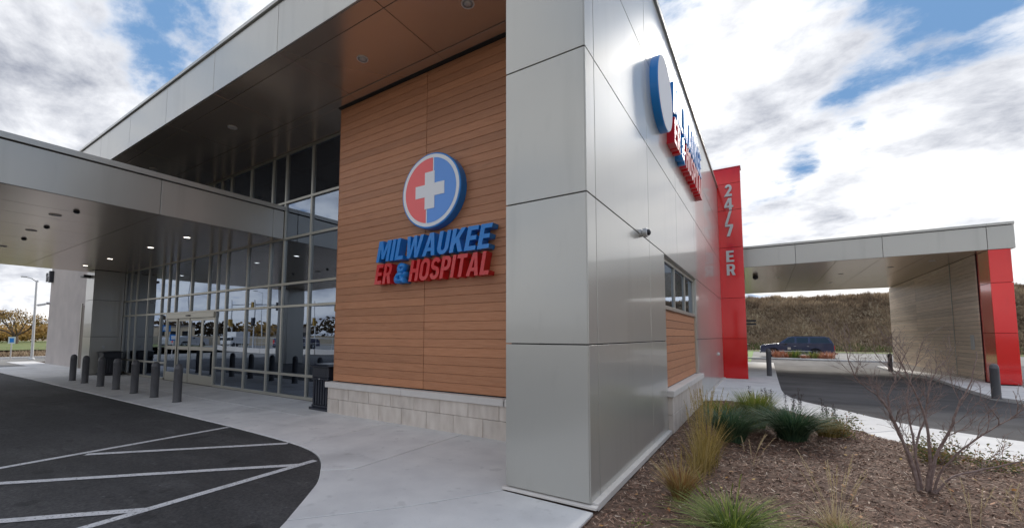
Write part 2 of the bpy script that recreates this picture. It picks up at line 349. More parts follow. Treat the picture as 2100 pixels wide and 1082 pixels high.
b = MB(); b.prism([(-2.8, -30), (-2.8, 0.0)]+[(x-0.0, y+0.0) for x, y in edge[::-1][1:]]+[(-31, -30)], -0.15, -0.014)
tag(b.build('car_park', ASPH), kind='structure')
ysheet('access_road', [-70, -31.01], [-60, 3.6, 5.2], ASPH2, -0.02)
ysheet('street', [-75, -36.4], [5.21, 24, 33, 60], ASPH2, -0.035)

# painted hatching on the asphalt
ph = thing('painted_hatching', 'white painted no-parking hatching lines on the dark asphalt', 'road marking', loc=(-6.5, 2.4, -0.01))
SZ = [0]
def stripe(p, q, wd=0.1):
    SZ[0] += .0012; p, q = Vector((*p, -0.012+SZ[0])), Vector((*q, -0.012+SZ[0])); d = (q-p).normalized(); n = Vector((-d.y, d.x, 0))*wd/2
    m = MB(); K = 12; vs = []
    for i in range(K+1):
        c = p.lerp(q, i/K); j = random.uniform(-.003, .003); vs += [c+n*(1+j*20), c-n*(1-j*20)]
    m.add(vs, [(2*i, 2*i+1, 2*i+3, 2*i+2) for i in range(K)])
    child(m.build('stripe', PAINT), ph)
stripe((-7.64, -2.2), (-7.94, 3.80)); stripe((-4.69, -2.2), (-4.93, 3.44))
d1 = 1.0
for k in range(-2, 3):      # diagonals: each runs between the two border lines
    pass
stripe((-7.72, 1.90), (-6.02, 3.73)); stripe((-7.68, 0.33), (-4.93, 3.20)); stripe((-7.66, -1.30), (-4.82, 1.66)); stripe((-6.4, -1.72), (-4.76, 0.05))

# ------------------------------------------------------------------ pavement slabs
def split(poly, p, d):
    n = (-d[1], d[0]); A, B = [], []
    s = [((x-p[0])*n[0]+(y-p[1])*n[1]) for x, y in poly]
    for i in range(len(poly)):
        j = (i+1) % len(poly); a, c = s[i], s[j]
        if a >= 0: A.append(poly[i])
        if a <= 0: B.append(poly[i])
        if a*c < 0:
            t = a/(a-c); q = (poly[i][0]+(poly[j][0]-poly[i][0])*t, poly[i][1]+(poly[j][1]-poly[i][1])*t); A.append(q); B.append(q)
    return [P for P in (A, B) if len(P) > 2]
def shrink(poly, g):
    poly = [p for i, p in enumerate(poly) if (Vector(p)-Vector(poly[i-1])).length > .004]; n = len(poly); out_ = []
    if n < 3: return []
    ar = sum(poly[i][0]*poly[(i+1) % n][1]-poly[(i+1) % n][0]*poly[i][1] for i in range(n))
    if ar < 0: poly = poly[::-1]
    for i in range(n):
        a, b_, c = Vector(poly[i-1]), Vector(poly[i]), Vector(poly[(i+1) % n])
        d1, d2 = (b_-a), (c-b_)
        if d1.length < 1e-4 or d2.length < 1e-4: continue
        d1.normalize(); d2.normalize(); n1, n2 = Vector((-d1.y, d1.x)), Vector((-d2.y, d2.x))
        m = (n1+n2); 
        if m.length < 1e-3: continue
        m.normalize(); out_.append(tuple(b_+m*g/max(0.4, m.dot(n1))))
    return out_
pave = thing('pavement', None, None, loc=(0, 0, 0)); tag(pave, kind='structure')
MB().prism([(-36.3, 3.9), (-13, 3.95), (-6.5, 3.9), (-4.6, 3.5), (-3.3, 2.1), (-2.6, -3), (-1.37, -3), (-1.37, 5.6), (-7.6, 5.6), (-7.6, 6.5), (-36.3, 6.5)], -0.15, -0.025).build('bed', SOIL, pave)
def slab(poly, z=0.0, m=CONC, flat=True):
    P = shrink(poly, 0.009)
    if len(P) < 3: return
    o2 = shrink(P, 0.006); b = MB(); n = len(P)
    if len(o2) == n:
        H = (lambda p: gz(p[1])+z)
        vs = [(*p, H(p)-0.12) for p in P]+[(*p, H(p)-0.006) for p in P]+[(*p, H(p)) for p in o2]
        fs = [tuple(range(2*n, 3*n))]
        for k in (0, 1): fs += [(k*n+i, k*n+(i+1) % n, (k+1)*n+(i+1) % n, (k+1)*n+i) for i in range(n)]
        b.add(vs, fs)
    else: b.prism(P, -0.12+z, z)
    b.build('slab', m, pave)
strip_poly = [(-5.80, 6.36)]+[(x, y) for x, y in edge[::-1] if x < -5.8]
strip_poly = [(-36.3, 6.30), (-36.3, 5.22), (-31.0, 5.22)]+[(x, y) for x, y in edge if x < -5.8]+[(-5.80, 3.745), (-5.80, 6.30)]
cells = [strip_poly]
for x in [-7.65, -9.45, -11.3, -13.1, -14.95, -16.8, -18.68, -20.5, -22.35, -24.6, -27, -29.5, -31.0, -33.6]:
    nx = []
    for c in cells: nx += split(c, (x, 0), (0, 1))
    cells = nx
nx = []
for c in cells:
    nx += split(c, (0, 5.08), (1, 0)) if max(p[0] for p in c) < -7.6 and min(p[0] for p in c) > -31 else [c]
for c in nx: slab(c)
curve = [p for p in edge if p[0] > -5.85]
A_ = [(-5.80, 3.745)]+[(x, y) for x, y in edge if -5.8 < x < -4.5]
slab([(-5.80, 6.30), ]+A_+[(-4.50, 3.20), (-4.20, 3.48), (-4.18, 6.30)])
slab([(-4.50, 3.20)]+[(x, y) for x, y in edge if -4.5 < x < -3.6]+[(-3.55, 2.20), (-2.90, 2.98), (-2.35, 3.86), (-2.34, 6.3), (-4.18, 6.30), (-4.20, 3.48)])
slab([(-3.55, 2.20)]+[(x, y) for x, y in edge if x > -3.55]+[(-2.7, -2.5), (-1.37, -2.5), (-1.37, 3.84), (-2.35, 3.86), (-2.90, 2.98)])

# right-hand pavement round the drive
e_out = [(0.36, 36), (0.33, 28), (0.30, 20.9), (0.31, 17.5), (0.32, 15.5), (0.36, 14.5), (0.50, 13.6), (0.75, 12.95), (1.05, 12.45), (1.37, 12.0), (1.71, 11.3), (2.25, 10.6), (2.95, 10.15), (3.9, 9.75), (5.5, 9.35), (9, 9.0), (14, 8.9)]
e_in = [(14, 6.7), (9, 6.8), (5.5, 7.2), (3.9, 7.6), (2.75, 8.15), (2.05, 8.35), (1.63, 8.78), (1.28, 9.4), (0.92, 10.15), (0.42, 11.0), (-0.15, 11.75), (-0.75, 12.0), (-1.40, 12.0)]
poly = [(-1.40, 12.0), (-1.40, 36)]+e_out+e_in[:-1]
cells = [poly]
for p, d in (((0, 14.0), (1, 0)), ((0, 16.2), (1, 0)), ((0, 18.4), (1, 0)), ((0, 21), (1, 0)), ((0, 24), (1, 0)), ((0, 27), (1, 0)), ((0, 30), (1, 0)), ((0, 33), (1, 0)), ((0.6, 11.6), (1, 0.75)), ((1.5, 9.6), (1, 1.1)), ((3.4, 0), (0, 1)), ((6, 0), (0, 1)), ((9, 0), (0, 1))):
    nx = []
    for c in cells: nx += split(c, p, d)
    cells = nx
for c in cells: slab(c, z=0.0)
ysheet('drive', [-12, 30], [5.5, 24, 27, 30, 33, 47.5], ASPH3, -0.1)
ysheet('rear_car_park', [-40, 60], [43.2, 68], ASPH2, -0.094)
# kerb strip with hut side pavement
poly = [(5.75, 35.8), (5.55, 29), (5.3, 22), (5.06, 18.4), (5.02, 17.1), (5.35, 16.3), (6.3, 15.7), (8, 15.2), (14, 14.8), (14, 21.0), (6.42, 21.0), (6.42, 35.8)]
cells = [poly]
for y in (19, 21.5, 24.0, 27, 30, 33):
    nx = []
    for c in cells: nx += split(c, (0, y), (1, 0))
    cells = nx
for c in cells: slab(c, z=0.0)

# ------------------------------------------------------------------ main building
B = thing('hospital_building', 'long hospital building with silver metal panels, timber-look cladding and glazed entrance', 'building', loc=(0, 0, 0))
G = 0.006
cx = MB()
cx.box((-7.5, 5.70, -0.1), (-1.56, 40, 7.34)); cx.box((-2.29, 3.93, 0.03), (-1.47, 5.72, 7.34)); cx.box((-1.57, 5.69, 3.03), (-1.47, 18.3, 7.34))
cx.box((-1.57, 5.69, 0.03), (-1.47, 7.62, 3.04)); cx.box((-1.57, 11.47, 0.03), (-1.47, 18.3, 3.04)); cx.box((-1.57, 18.6, 0.03), (-1.45, 40, 7.34))
cx.build('wall_core', DARK, B)
# fin: front face Y=3.9, joints at 1.51 m
zr = [0.035, 1.512, 3.01, 4.505, 5.92, 7.38]
for a, c in zip(zr[:-1], zr[1:]):
    boxpart('metal_panel', (-2.34, 3.895, a+G), (-1.432, 3.925, c-G), SILVER, B)
    boxpart('metal_panel', (-2.34, 3.93, a+G), (-2.31, 5.6, c-G), SILVER, B)
ys = [3.897, 4.16, 6.53, 8.95, 11.45, 13.8, 16.15, 18.49]
for i, (y0, y1) in enumerate(zip(ys[:-1], ys[1:])):
    for j, (a, c) in enumerate(zip(zr[:-1], zr[1:])):
        q0, q1 = y0, y1
        if j < 2:
            if i in (3,): continue
            if i == 2: q1 = 7.64
            if i == 1: q1 = y1
        if j < 2 and i == 2: q0, q1 = 6.53, 7.64
        boxpart('metal_panel', (-1.45, q0+G, a+G), (-1.42, q1-G, c-G), SILVER, B)
# part of the column of panels between y 6.53 and the window lies left of it
# closing trims
boxpart('drip_ledge', (-2.37, 3.86, 0.004), (-1.36, 3.93, 0.03), CAP, B)
boxpart('base_strip', (-1.46, 3.932, -0.02), (-1.36, 7.6, 0.045), CAP, B); boxpart('base_strip', (-1.46, 11.62, -0.02), (-1.36, 18.48, 0.035), CAP, B)
boxpart('coping', (-1.60, 3.86, 7.40), (-1.385, 40, 7.50), FRAME, B); boxpart('coping', (-2.38, 3.84, 7.40), (-1.61, 4.0, 7.50), FRAME, B)
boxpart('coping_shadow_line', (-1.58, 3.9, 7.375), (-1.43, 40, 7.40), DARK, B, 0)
cc_ = MB(); cc_.box((-7.6, 4.0, 7.34), (-1.6, 40, 7.42)); cc_.build('roof', DARK, B)
for y0 in (18.65, 22, 25.4, 28.8, 32.2, 35.6):
    for a, c in zip(zr[:-1], zr[1:]): boxpart('metal_panel', (-1.45, y0+G, a+G-0.3*(a < 1)), (-1.425, y0+3.38-G, c-G), SILVER, B)
# window in the side wall with boards and stone below
wv = thing('side_window', None, None); wv.parent = B
boxpart('frame', (-1.54, 7.645, 2.06), (-1.44, 11.445, 2.125), FRAME, wv); boxpart('frame', (-1.54, 7.645, 2.92), (-1.47, 11.445, 2.985), FRAME, wv)
for y in (7.645, 8.88, 10.14, 11.395): boxpart('mullion', (-1.54, y, 2.127), (-1.475, y+0.05, 2.918), FRAME, wv)
for y in (7.70, 8.935, 10.195): boxpart('pane', (-1.515, y, 2.13), (-1.505, y+1.175, 2.915), GLASS, wv, 0)
boxpart('window_head', (-1.56, 7.645, 2.988), (-1.40, 11.445, 3.006), FRAME, B)
z = 0.70
while z < 2.04:
    h = min(0.148, 2.055-z)
    boxpart('board', (-1.50, 7.65, z+.004), (-1.475, 11.44, z+h-.004), WOOD, B, 0.004); z += 0.148
boxpart('jamb_trim', (-1.50, 7.63, 0.7), (-1.44, 7.646, 3.0), FRAME, B); boxpart('jamb_trim', (-1.50, 11.442, 0.7), (-1.44, 11.458, 3.0), FRAME, B)
boxpart('stone_cap', (-1.50, 7.56, 0.585), (-1.31, 9.52, 0.69), CAP, B, .006); boxpart('stone_cap', (-1.50, 9.526, 0.585), (-1.31, 11.56, 0.69), CAP, B, .006)
for r, (z0, z1) in enumerate(((-0.02, 0.285), (0.29, 0.58))):
    y = 7.62 - (0.3 if r else 0)
    while y < 11.5:
        a, c = max(y, 7.62), min(y+0.59, 11.50)
        if c-a > .05: boxpart('stone_block', (-1.50, a+.002, z0), (-1.345-random.uniform(0, .003), c-.002, z1), STONE, B, .004)
        y += 0.59
# front wood-clad wall, plane Y=5.68
zc_ = 0.63
n_rows = 40
for r in range(n_rows):
    z0 = zc_+0.018+r*0.1478; z1 = min(z0+0.1478, 6.50)
    if z1-z0 < .03: break
    for x0, x1 in ((-7.60, -5.122), (-5.114, -2.35)):
        boxpart('board', (x0, 5.675+random.uniform(0, .0015), z0+.002), (x1, 5.70, z1-.002), WOOD, B, 0.004)
boxpart('corner_board', (-7.612, 5.672, .64), (-7.60, 6.34, 6.5), WOOD, B, 0.002)
x = -7.70
for x0 in (-7.74, -5.55, -3.4): boxpart('stone_cap', (x0, 5.565, 0.515), (min(x0+2.185, -2.35), 5.70, 0.628), CAP, B, .006)
boxpart('stone_cap', (-7.74, 5.702, 0.515), (-7.60, 6.32, 0.628), CAP, B, .006)
for r, (z0, z1) in enumerate(((-0.02, 0.282), (0.288, 0.512))):
    x = -7.92 - (0.0 if r == 0 else 0.29)
    while x < -2.4:
        a, c = max(x, -7.69), min(x+0.59, -2.35)
        if c-a > .05: boxpart('stone_block', (a+.003, 5.60+random.uniform(0, .003), z0), (c-.003, 5.70, z1), STONE, B, .004)
        x += 0.59
boxpart('stone_return', (-7.69, 5.702, -0.02), (-7.60, 6.32, 0.512), STONE, B, .004)
# roof slab with fascia and soffit
rb = MB(); rb.box((-24.0, 3.94, 6.55), (-2.35, 22, 7.40)); rb.build('roof_slab', DARK, B)
xs = [-23.3]; 
while xs[-1] < -4.7: xs.append(xs[-1]+2.33)
xs = [-23.3, -20.97, -18.64, -16.31, -13.98, -11.65, -9.32, -6.99, -4.66, -2.346]
for x0, x1 in zip(xs[:-1], xs[1:]):
    boxpart('fascia_panel', (x0+G, 3.855, 6.522), (x1-G, 3.885, 7.42), SILVER, B)
    boxpart('coping', (x0+.001, 3.82, 7.44), (x1-.001, 4.05, 7.51), SILVER, B)
    boxpart('soffit_panel', (x0+G, 3.89, 6.52), (x1-G, 4.165, 6.535), SOFFIT, B)
    boxpart('soffit_panel', (x0+G, 4.177, 6.52), (x1-G, 5.384, 6.535), SOFFIT, B)
    boxpart('soffit_trim', (x0+.002, 5.396, 6.515), (x1-.002, 5.60, 6.535), SOFFIT, B)
    if x0 < -7.7: boxpart('soffit_trim', (x0+.002, 5.604, 6.515), (min(x1, -7.625)-.002, 6.30, 6.535), SOFFIT, B)
boxpart('fascia_panel', (-24.0, 3.855, 6.522), (-23.31, 3.885, 7.42), SILVER, B); boxpart('end_panel', (-24.03, 3.855, 6.522), (-24.004, 22, 7.42), SILVER, B)
boxpart('soffit_panel', (-7.62, 5.604, 6.50), (-2.35, 5.70, 6.535), DARK, B)
boxpart('soffit_panel', (-24.0, 3.89, 6.52), (-23.31, 6.3, 6.535), SOFFIT, B)

def downlight(x, y, z, m, label, group, r=0.085, par=None):
    o = MB(); o.lathe((0, 0, 0), [(r*.78, -.004), (r*.8, -.012), (r, -.012), (r*1.02, 0.0)], 20)
    t = thing('downlight', label, 'ceiling light', group, (x, y, z)); rg = o.build('trim_ring', CAP, t, smooth='auto')
    q = MB(); q.lathe((0, 0, 0), [(r*.76, -.008), (r*.3, -.013), (0.001, -.014)], 20); q.build('lens', m, t, smooth=True)
    return t
for x, lb in ((-3.54, 'round downlight in the high soffit nearest the silver fin'), (-5.87, 'round downlight in the brown soffit above the round emblem'), (-10.48, 'round downlight in the dark high soffit right of the canopy roof edge'), (-15.16, 'farthest small downlight of the high soffit just above the canopy roof')):
    downlight(x, 4.79, 6.52, DIM, lb, 'downlights in the high soffit', 0.10)

# ------------------------------------------------------------------ glazed entrance wall, plane Y=6.35
mx_ = [-22.26, -21.6, -20.95, -19.8, -18.55, -17.95, -17.35, -16.15, -14.93, -14.36, -13.77, -12.58, -11.41, -10.75, -9.58, -8.42, -7.68]
hz_ = [0.0, 0.55, 2.31, 2.90, 4.12, 5.11, 6.47]
gw = thing('glass_wall', None, None); gw.parent = B
for x in mx_:
    door = x in (-17.35, -16.15, -14.93)
    boxpart('mullion', (x-.03, 6.33, 2.375 if door else 0.07), (x+.03, 6.43, 6.47), FRAME, gw)
    if x not in (mx_[-1],): pass
for zi, z in enumerate(hz_):
    if zi in (0, 1): segs = ((-22.3, -17.99), (-14.32, -7.62))
    else: segs = ((-22.3, -7.62),)
    for s0, s1 in segs:
        boxpart('transom', (s0, 6.326, z), (s1, 6.434, z+(0.07 if zi == 0 else 0.062)), FRAME, gw)
for x0, x1 in zip(mx_[:-1], mx_[1:]):
    for zi, (a, c) in enumerate(zip(hz_[:-1], hz_[1:])):
        if -17.96 < x0 and x1 < -14.3 and zi < 2: continue
        boxpart('pane', (x0+.031, 6.375, a+(.07 if zi == 0 else .062)), (x1-.031, 6.381, c), GLASS, gw, 0)
# sliding doors x -17.95 .. -14.36
dr = thing('sliding_door', None, None); dr.parent = B
boxpart('door_header', (-17.92, 6.29, 2.14), (-14.39, 6.42, 2.305), FRAME, dr)
boxpart('motion_sensor', (-16.25, 6.25, 2.2), (-16.02, 6.288, 2.25), BLACK, dr)
for x0, x1, y in ((-17.92, -17.10, 6.345), (-17.06, -16.20, 6.37), (-16.16, -15.30, 6.37), (-15.24, -14.39, 6.345)):
    boxpart('door_stile', (x0, y, .01), (x0+.07, y+.04, 2.135), FRAME, dr); boxpart('door_stile', (x1-.07, y, .01), (x1, y+.04, 2.135), FRAME, dr)
    for z0, z1 in ((.01, .30), (1.08, 1.20), (2.05, 2.135)): boxpart('door_rail', (x0+.071, y, z0), (x1-.071, y+.04, z1), FRAME, dr)
    boxpart('door_pane', (x0+.07, y+.017, .30), (x1-.07, y+.023, 1.08), GLASS, dr, 0); boxpart('door_pane', (x0+.07, y+.017, 1.20), (x1-.07, y+.023, 2.05), GLASS, dr, 0)
# lobby behind the glass
lb = MB(); lb.box((-22.4, 14, 0), (-7.5, 14.1, 6.5)); lb.box((-22.5, 6.45, 0), (-22.4, 14, 6.5)); lb.box((-7.59, 6.45, 0), (-7.502, 14, 6.5)); lb.build('lobby_wall', INT, B)
boxpart('lobby_floor', (-22.4, 6.30, -0.1), (-7.6, 14, 0.002), INTF, B, 0); boxpart('lobby_ceiling', (-22.4, 7.2, 4.72), (-7.6, 14, 4.8), INT, B, 0); boxpart('lobby_bulkhead', (-22.4, 6.95, 4.72), (-7.6, 7.15, 6.5), DARK, B, 0)
for i, (x, y) in enumerate(((-14.7, 8.9), (-14.7, 10.6), (-12.1, 8.2), (-12.1, 10.2), (-9.6, 8.3), (-17.3, 9.5))):
    o = MB().box((-.03, -.55, -.02), (.03, .55, .02), .004).build('ceiling_light', STRIP); o.location = (x, y, 4.67)
    tag(o, ['nearest of the two left warm light strips behind the upper glass', 'far one of the two left warm light strips behind the upper glass', 'front warm light strip behind the pane next to the timber wall', 'rear warm light strip behind the pane next to the timber wall', 'warm light strip hidden behind the end of the timber wall', 'warm light strip above the sliding doors'][i], 'ceiling light', 'linear lights on the lobby ceiling')
boxpart('reception_desk', (-13.5, 11.5, 0.003), (-10.0, 12.2, 1.1), INTF, B, .01)
rw = MB(); rw.box((-33.2, 6.25, -.1), (-27.0, 20, 5.7)); 
boxpart('low_roof_parapet', (-26.9, 7.6, 4.5), (-22.3, 7.7, 5.6), SILVER, B)

# pillar at the far end of the glazing and the stucco block
pil = B
cp = MB(); cp.box((-23.15, 5.39, 0.0), (-22.29, 6.19, 4.12)); cp.build('pillar_core', DARK, B)
for a, c in zip((0.02, 1.495, 2.95), (1.495, 2.95, 4.14)):
    boxpart('metal_panel', (-22.28, 5.385, a+G), (-22.25, 6.31, c-G), SILVER, B)
    boxpart('metal_panel', (-23.2, 5.35, a+G), (-22.252, 5.38, c-G), SILVER, B)
o = MB().box((-22.25, 5.72, 1.02), (-22.235, 5.80, 1.14), .003).build('call_button', GALV, B)
wl = MB(); wl.box((-23.1, 5.12, 3.86), (-22.62, 5.352, 3.96), .02); tag(wl.build('wall_light', BLACK), 'small black wall light at the top of the far entrance pillar', 'light')
st = thing('stucco_block', 'plain grey stucco end block of the hospital beyond the entrance pillar', 'building', loc=(-33.2, 6.2, 0))
q = MB(); q.box((-33.2, 6.2, -.15), (-22.6, 20, 5.3)); child(q.build('stucco_wall', STUCCO), st)
q = MB(); q.box((-27.15, 6.17, 0.01), (-26.2, 6.198, 2.95), .01); child(q.build('brown_door', mat('door_brown', (0.12, 0.09, 0.07), .5)), st)
q = MB(); q.box((-27.24, 6.15, 0.0), (-27.151, 6.198, 3.05), .005); child(q.build('door_frame', FRAME), st)
q = MB(); q.box((-33.26, 6.14, 5.3), (-22.6, 20.1, 5.42), .01); child(q.build('coping', CAP), st)
bcam = thing('security_camera', 'slim bullet camera on the left corner of the stucco block', 'camera', loc=(-33.2, 6.2, 3.2))
q = MB(); q.lathe((-33.15, 6.1, 3.28), [(0.07, -.04), (.07, .1)], 12, axis='y'); q.tube((-33.2, 6.15, 3.28), (-33.45, 6.05, 3.24), .03); child(q.build('bracket', GALV), bcam)
q = MB(); q.tube((-33.4, 6.08, 3.25), (-33.95, 5.9, 3.2), .055, .06); child(q.build('housing', GALV), bcam)
q = MB(); q.tube((-33.95, 5.9, 3.2), (-34.0, 5.885, 3.196), .045); child(q.build('lens', BLACK), bcam)

# ------------------------------------------------------------------ lettering
LM = {}
T = 0.205; D = 0.175                                   # stem and bar thickness of the bold sign letters, cap height 1
def stroke(pts, t):
    P = [Vector(p) for p in pts]; Lf, Rt = [], []
    for i, p in enumerate(P):
        d1 = (p-P[i-1]).normalized() if i else (P[1]-p).normalized(); d2 = (P[i+1]-p).normalized() if i < len(P)-1 else d1
        n1, n2 = Vector((-d1.y, d1.x)), Vector((-d2.y, d2.x)); m = (n1+n2).normalized(); k = t/2/max(.35, m.dot(n1)); Lf.append(tuple(p+m*k)); Rt.append(tuple(p-m*k))
    return Lf+Rt[::-1]
def arc(cx, cy, rx, ry, a0, a1, n=12): return [(cx+rx*cos(radians(a0+(a1-a0)*i/n)), cy+ry*sin(radians(a0+(a1-a0)*i/n))) for i in range(n+1)]
def bowl(x0, x1, y0, y1, r, n=8):                      # rectangle rounded at its right corners, counter-clockwise
    r = min(r, (y1-y0)/2, x1-x0); return [(x0, y0)]+arc(x1-r, y0+r, r, r, -90, 0, n)+arc(x1-r, y1-r, r, r, 0, 90, n)+[(x0, y1)]
def rrect(x0, x1, y0, y1, r, n=8): return arc(x1-r, y0+r, r, r, -90, 0, n)+arc(x1-r, y1-r, r, r, 0, 90, n)+arc(x0+r, y1-r, r, r, 90, 180, n)+arc(x0+r, y0+r, r, r, 180, 270, n)
def glyph(c):
    if c == 'I': return [[(0, 0), (T, 0), (T, 1), (0, 1)]]
    if c == 'L': return [[(0, 0), (.52, 0), (.52, D), (T, D), (T, 1), (0, 1)]]
    if c == 'E': return [[(0, 0), (.56, 0), (.56, D), (T, D), (T, .42), (.51, .42), (.51, .42+D), (T, .42+D), (T, 1-D), (.55, 1-D), (.55, 1), (0, 1)]]
    if c == 'H': return [[(0, 0), (T, 0), (T, .41), (.43, .41), (.43, 0), (.43+T, 0), (.43+T, 1), (.43, 1), (.43, .59), (T, .59), (T, 1), (0, 1)]]
    if c == 'T': return [[(.21, 0), (.21+T, 0), (.21+T, 1-D), (.62, 1-D), (.62, 1), (0, 1), (0, 1-D), (.21, 1-D)]]
    if c == 'M': return [[(0, 0), (.19, 0), (.19, .66), (.34, .12), (.49, .12), (.64, .66), (.64, 0), (.83, 0), (.83, 1), (.57, 1), (.415, .44), (.26, 1), (0, 1)]]
    if c == 'W': return [[(.18, 0), (.38, 0), (.50, .60), (.62, 0), (.82, 0), (1.0, 1), (.80, 1), (.70, .34), (.59, 1), (.41, 1), (.30, .34), (.20, 1), (0, 1)]]
    if c == 'A': return [[(0, 0), (.205, 0), (.25, .20), (.47, .20), (.515, 0), (.72, 0), (.485, 1), (.235, 1)], [(.285, .36), (.435, .36), (.36, .76)]]
    if c == 'K': return [[(0, 0), (T, 0), (T, .30), (.28, .41), (.46, 0), (.69, 0), (.42, .57), (.67, 1), (.44, 1), (T, .60), (T, 1), (0, 1)]]
    if c == 'P': return [bowl(0, .60, .36, 1, .26)[1:]+[(0, 1), (0, 0), (T, 0), (T, .36)], bowl(T, .60-T*.95, .36+D*.92, 1-D*.92, .13)]
    if c == 'R': return [arc(.62-.24, .40+.24, .24, .24, -60, 0, 6)+arc(.62-.24, 1-.24, .24, .24, 0, 90, 8)+[(0, 1), (0, 0), (T, 0), (T, .37), (.29, .37), (.43, 0), (.65, 0)], bowl(T, .62-T*.95, .37+D*.92, 1-D*.92, .12)]
    if c == 'O': return [rrect(0, .66, -.01, 1.01, .31, 10), rrect(T, .66-T, D*.95, 1-D*.95, .12, 8)]
    if c == 'U': return [[(0, 1)]+arc(.31, .30, .31, .31, 180, 360, 16)+[(.62, 1), (.62-T, 1)]+arc(.31, .28, .31-T, .12, 360, 180, 10)+[(T, 1)]]
    if c == 'S': return [stroke(arc(.31, .72, .21, .19, 15, 180, 12)+arc(.31, .69, .21, .17, 200, 255, 5)+arc(.31, .31, .215, .19, 70, 0, 7)+arc(.31, .29, .215, .205, -15, -175, 12), .185)]
    if c == '2': return [stroke(arc(.29, .70, .20, .21, 170, -30, 14)+[(.09, .10), (.58, .10)], .19)]
    if c == '7': return [[(.10, 0), (.32, 0), (.58, .84), (.58, 1), (0, 1), (0, .82), (.36, .82)]]
    if c == '4': return [[(.33, 0), (.53, 0), (.53, .22), (.64, .22), (.64, .38), (.53, .38), (.53, 1), (.30, 1), (0, .40), (0, .22), (.33, .22)], [(.17, .38), (.33, .38), (.33, .72)]]
    if c == '/': return [[(0, 0), (.17, 0), (.47, 1), (.30, 1)]]
    if c == '1': return [[(.16, 0), (.36, 0), (.36, 1), (.20, 1), (0, .84), (0, .68), (.16, .78)]]
    if c == '6': return [rrect(0, .6, 0, .62, .27), rrect(.19, .42, .15, .46, .10), ]
    return None
def letter_mesh(ch, depth, shear, offset):
    key = (ch, depth, shear)
    if key in LM: return LM[key]
    gl = glyph(ch)
    if gl:
        cu = bpy.data.curves.new('t', 'CURVE'); cu.dimensions = '2D'; cu.fill_mode = 'BOTH'
        for pl_ in gl:
            sp = cu.splines.new('POLY'); sp.points.add(len(pl_)-1); sp.use_cyclic_u = True
            for i, p in enumerate(pl_): sp.points[i].co = (p[0]*.73, p[1]*.73, 0, 1)
    else:
        cu = bpy.data.curves.new('t', 'FONT'); cu.body = ch; cu.size = 1; cu.offset = .022; cu.resolution_u = 5
    o = bpy.data.objects.new('t', cu); COL.objects.link(o); dg = bpy.context.evaluated_depsgraph_get(); dg.update()
    me = bpy.data.meshes.new_from_object(o.evaluated_get(dg)); bpy.data.objects.remove(o)
    bm = bmesh.new(); bm.from_mesh(me); bmesh.ops.remove_doubles(bm, verts=bm.verts, dist=1e-4); bmesh.ops.recalc_face_normals(bm, faces=bm.faces)
    for f in bm.faces:
        if f.normal.z < 0: f.normal_flip()
    xs_ = [v.co.x for v in bm.verts]; x0 = min(xs_); wd = max(xs_)-x0
    for v in bm.verts: v.co.x -= x0
    r = bmesh.ops.extrude_face_region(bm, geom=bm.faces[:]); top = [g for g in r['geom'] if isinstance(g, bmesh.types.BMVert)]
    for v in top: v.co.z += depth
    top_f = [g for g in r['geom'] if isinstance(g, bmesh.types.BMFace)]
    for f in bm.faces: f.material_index = 0
    for f in top_f: f.material_index = 1
    for v in bm.verts: v.co.x += v.co.y*shear
    bmesh.ops.recalc_face_normals(bm, faces=bm.faces)
    m2 = bpy.data.meshes.new('letter'); bm.to_mesh(m2); bm.free(); LM[key] = (m2, wd); return LM[key]
def word(text, par, origin, xdir, width, height, depth, mats, shear=0.2, offset=0.035, gap=0.07, name='letter', space=0.30):
    """letters standing in the plane (xdir, z), front faces pushed out by depth; origin = lower left of the back face"""
    cap = 0.73; zs = height/cap; items = []; x = 0
    for ch in text:
        if ch == ' ': x += space; continue

        m2, wd = letter_mesh(ch, 1.0, shear, offset); items.append((ch, m2, x)); x += wd+gap
    xs_ = width/(x-gap+shear*cap)
    xd = Vector(xdir); nrm = xd.cross(Vector((0, 0, 1)))
    for i, (ch, m2, xx) in enumerate(items):
        me = m2.copy(); mf, ms = mats(ch, i) if callable(mats) else mats
        me.materials.clear(); me.materials.append(ms); me.materials.append(mf)
        R3 = Matrix((xd*xs_, Vector((0, 0, 1))*zs, nrm*depth)).transposed().to_4x4()
        me.transform(Matrix.Translation(Vector(origin)+xd*xx*xs_) @ R3)
        if R3.to_3x3().determinant() < 0: me.flip_normals()
        o = bpy.data.objects.new(name, me); COL.objects.link(o); child(o, par)
        if name == 'letter' and ch == '&': o['label'] = 'blue ampersand'

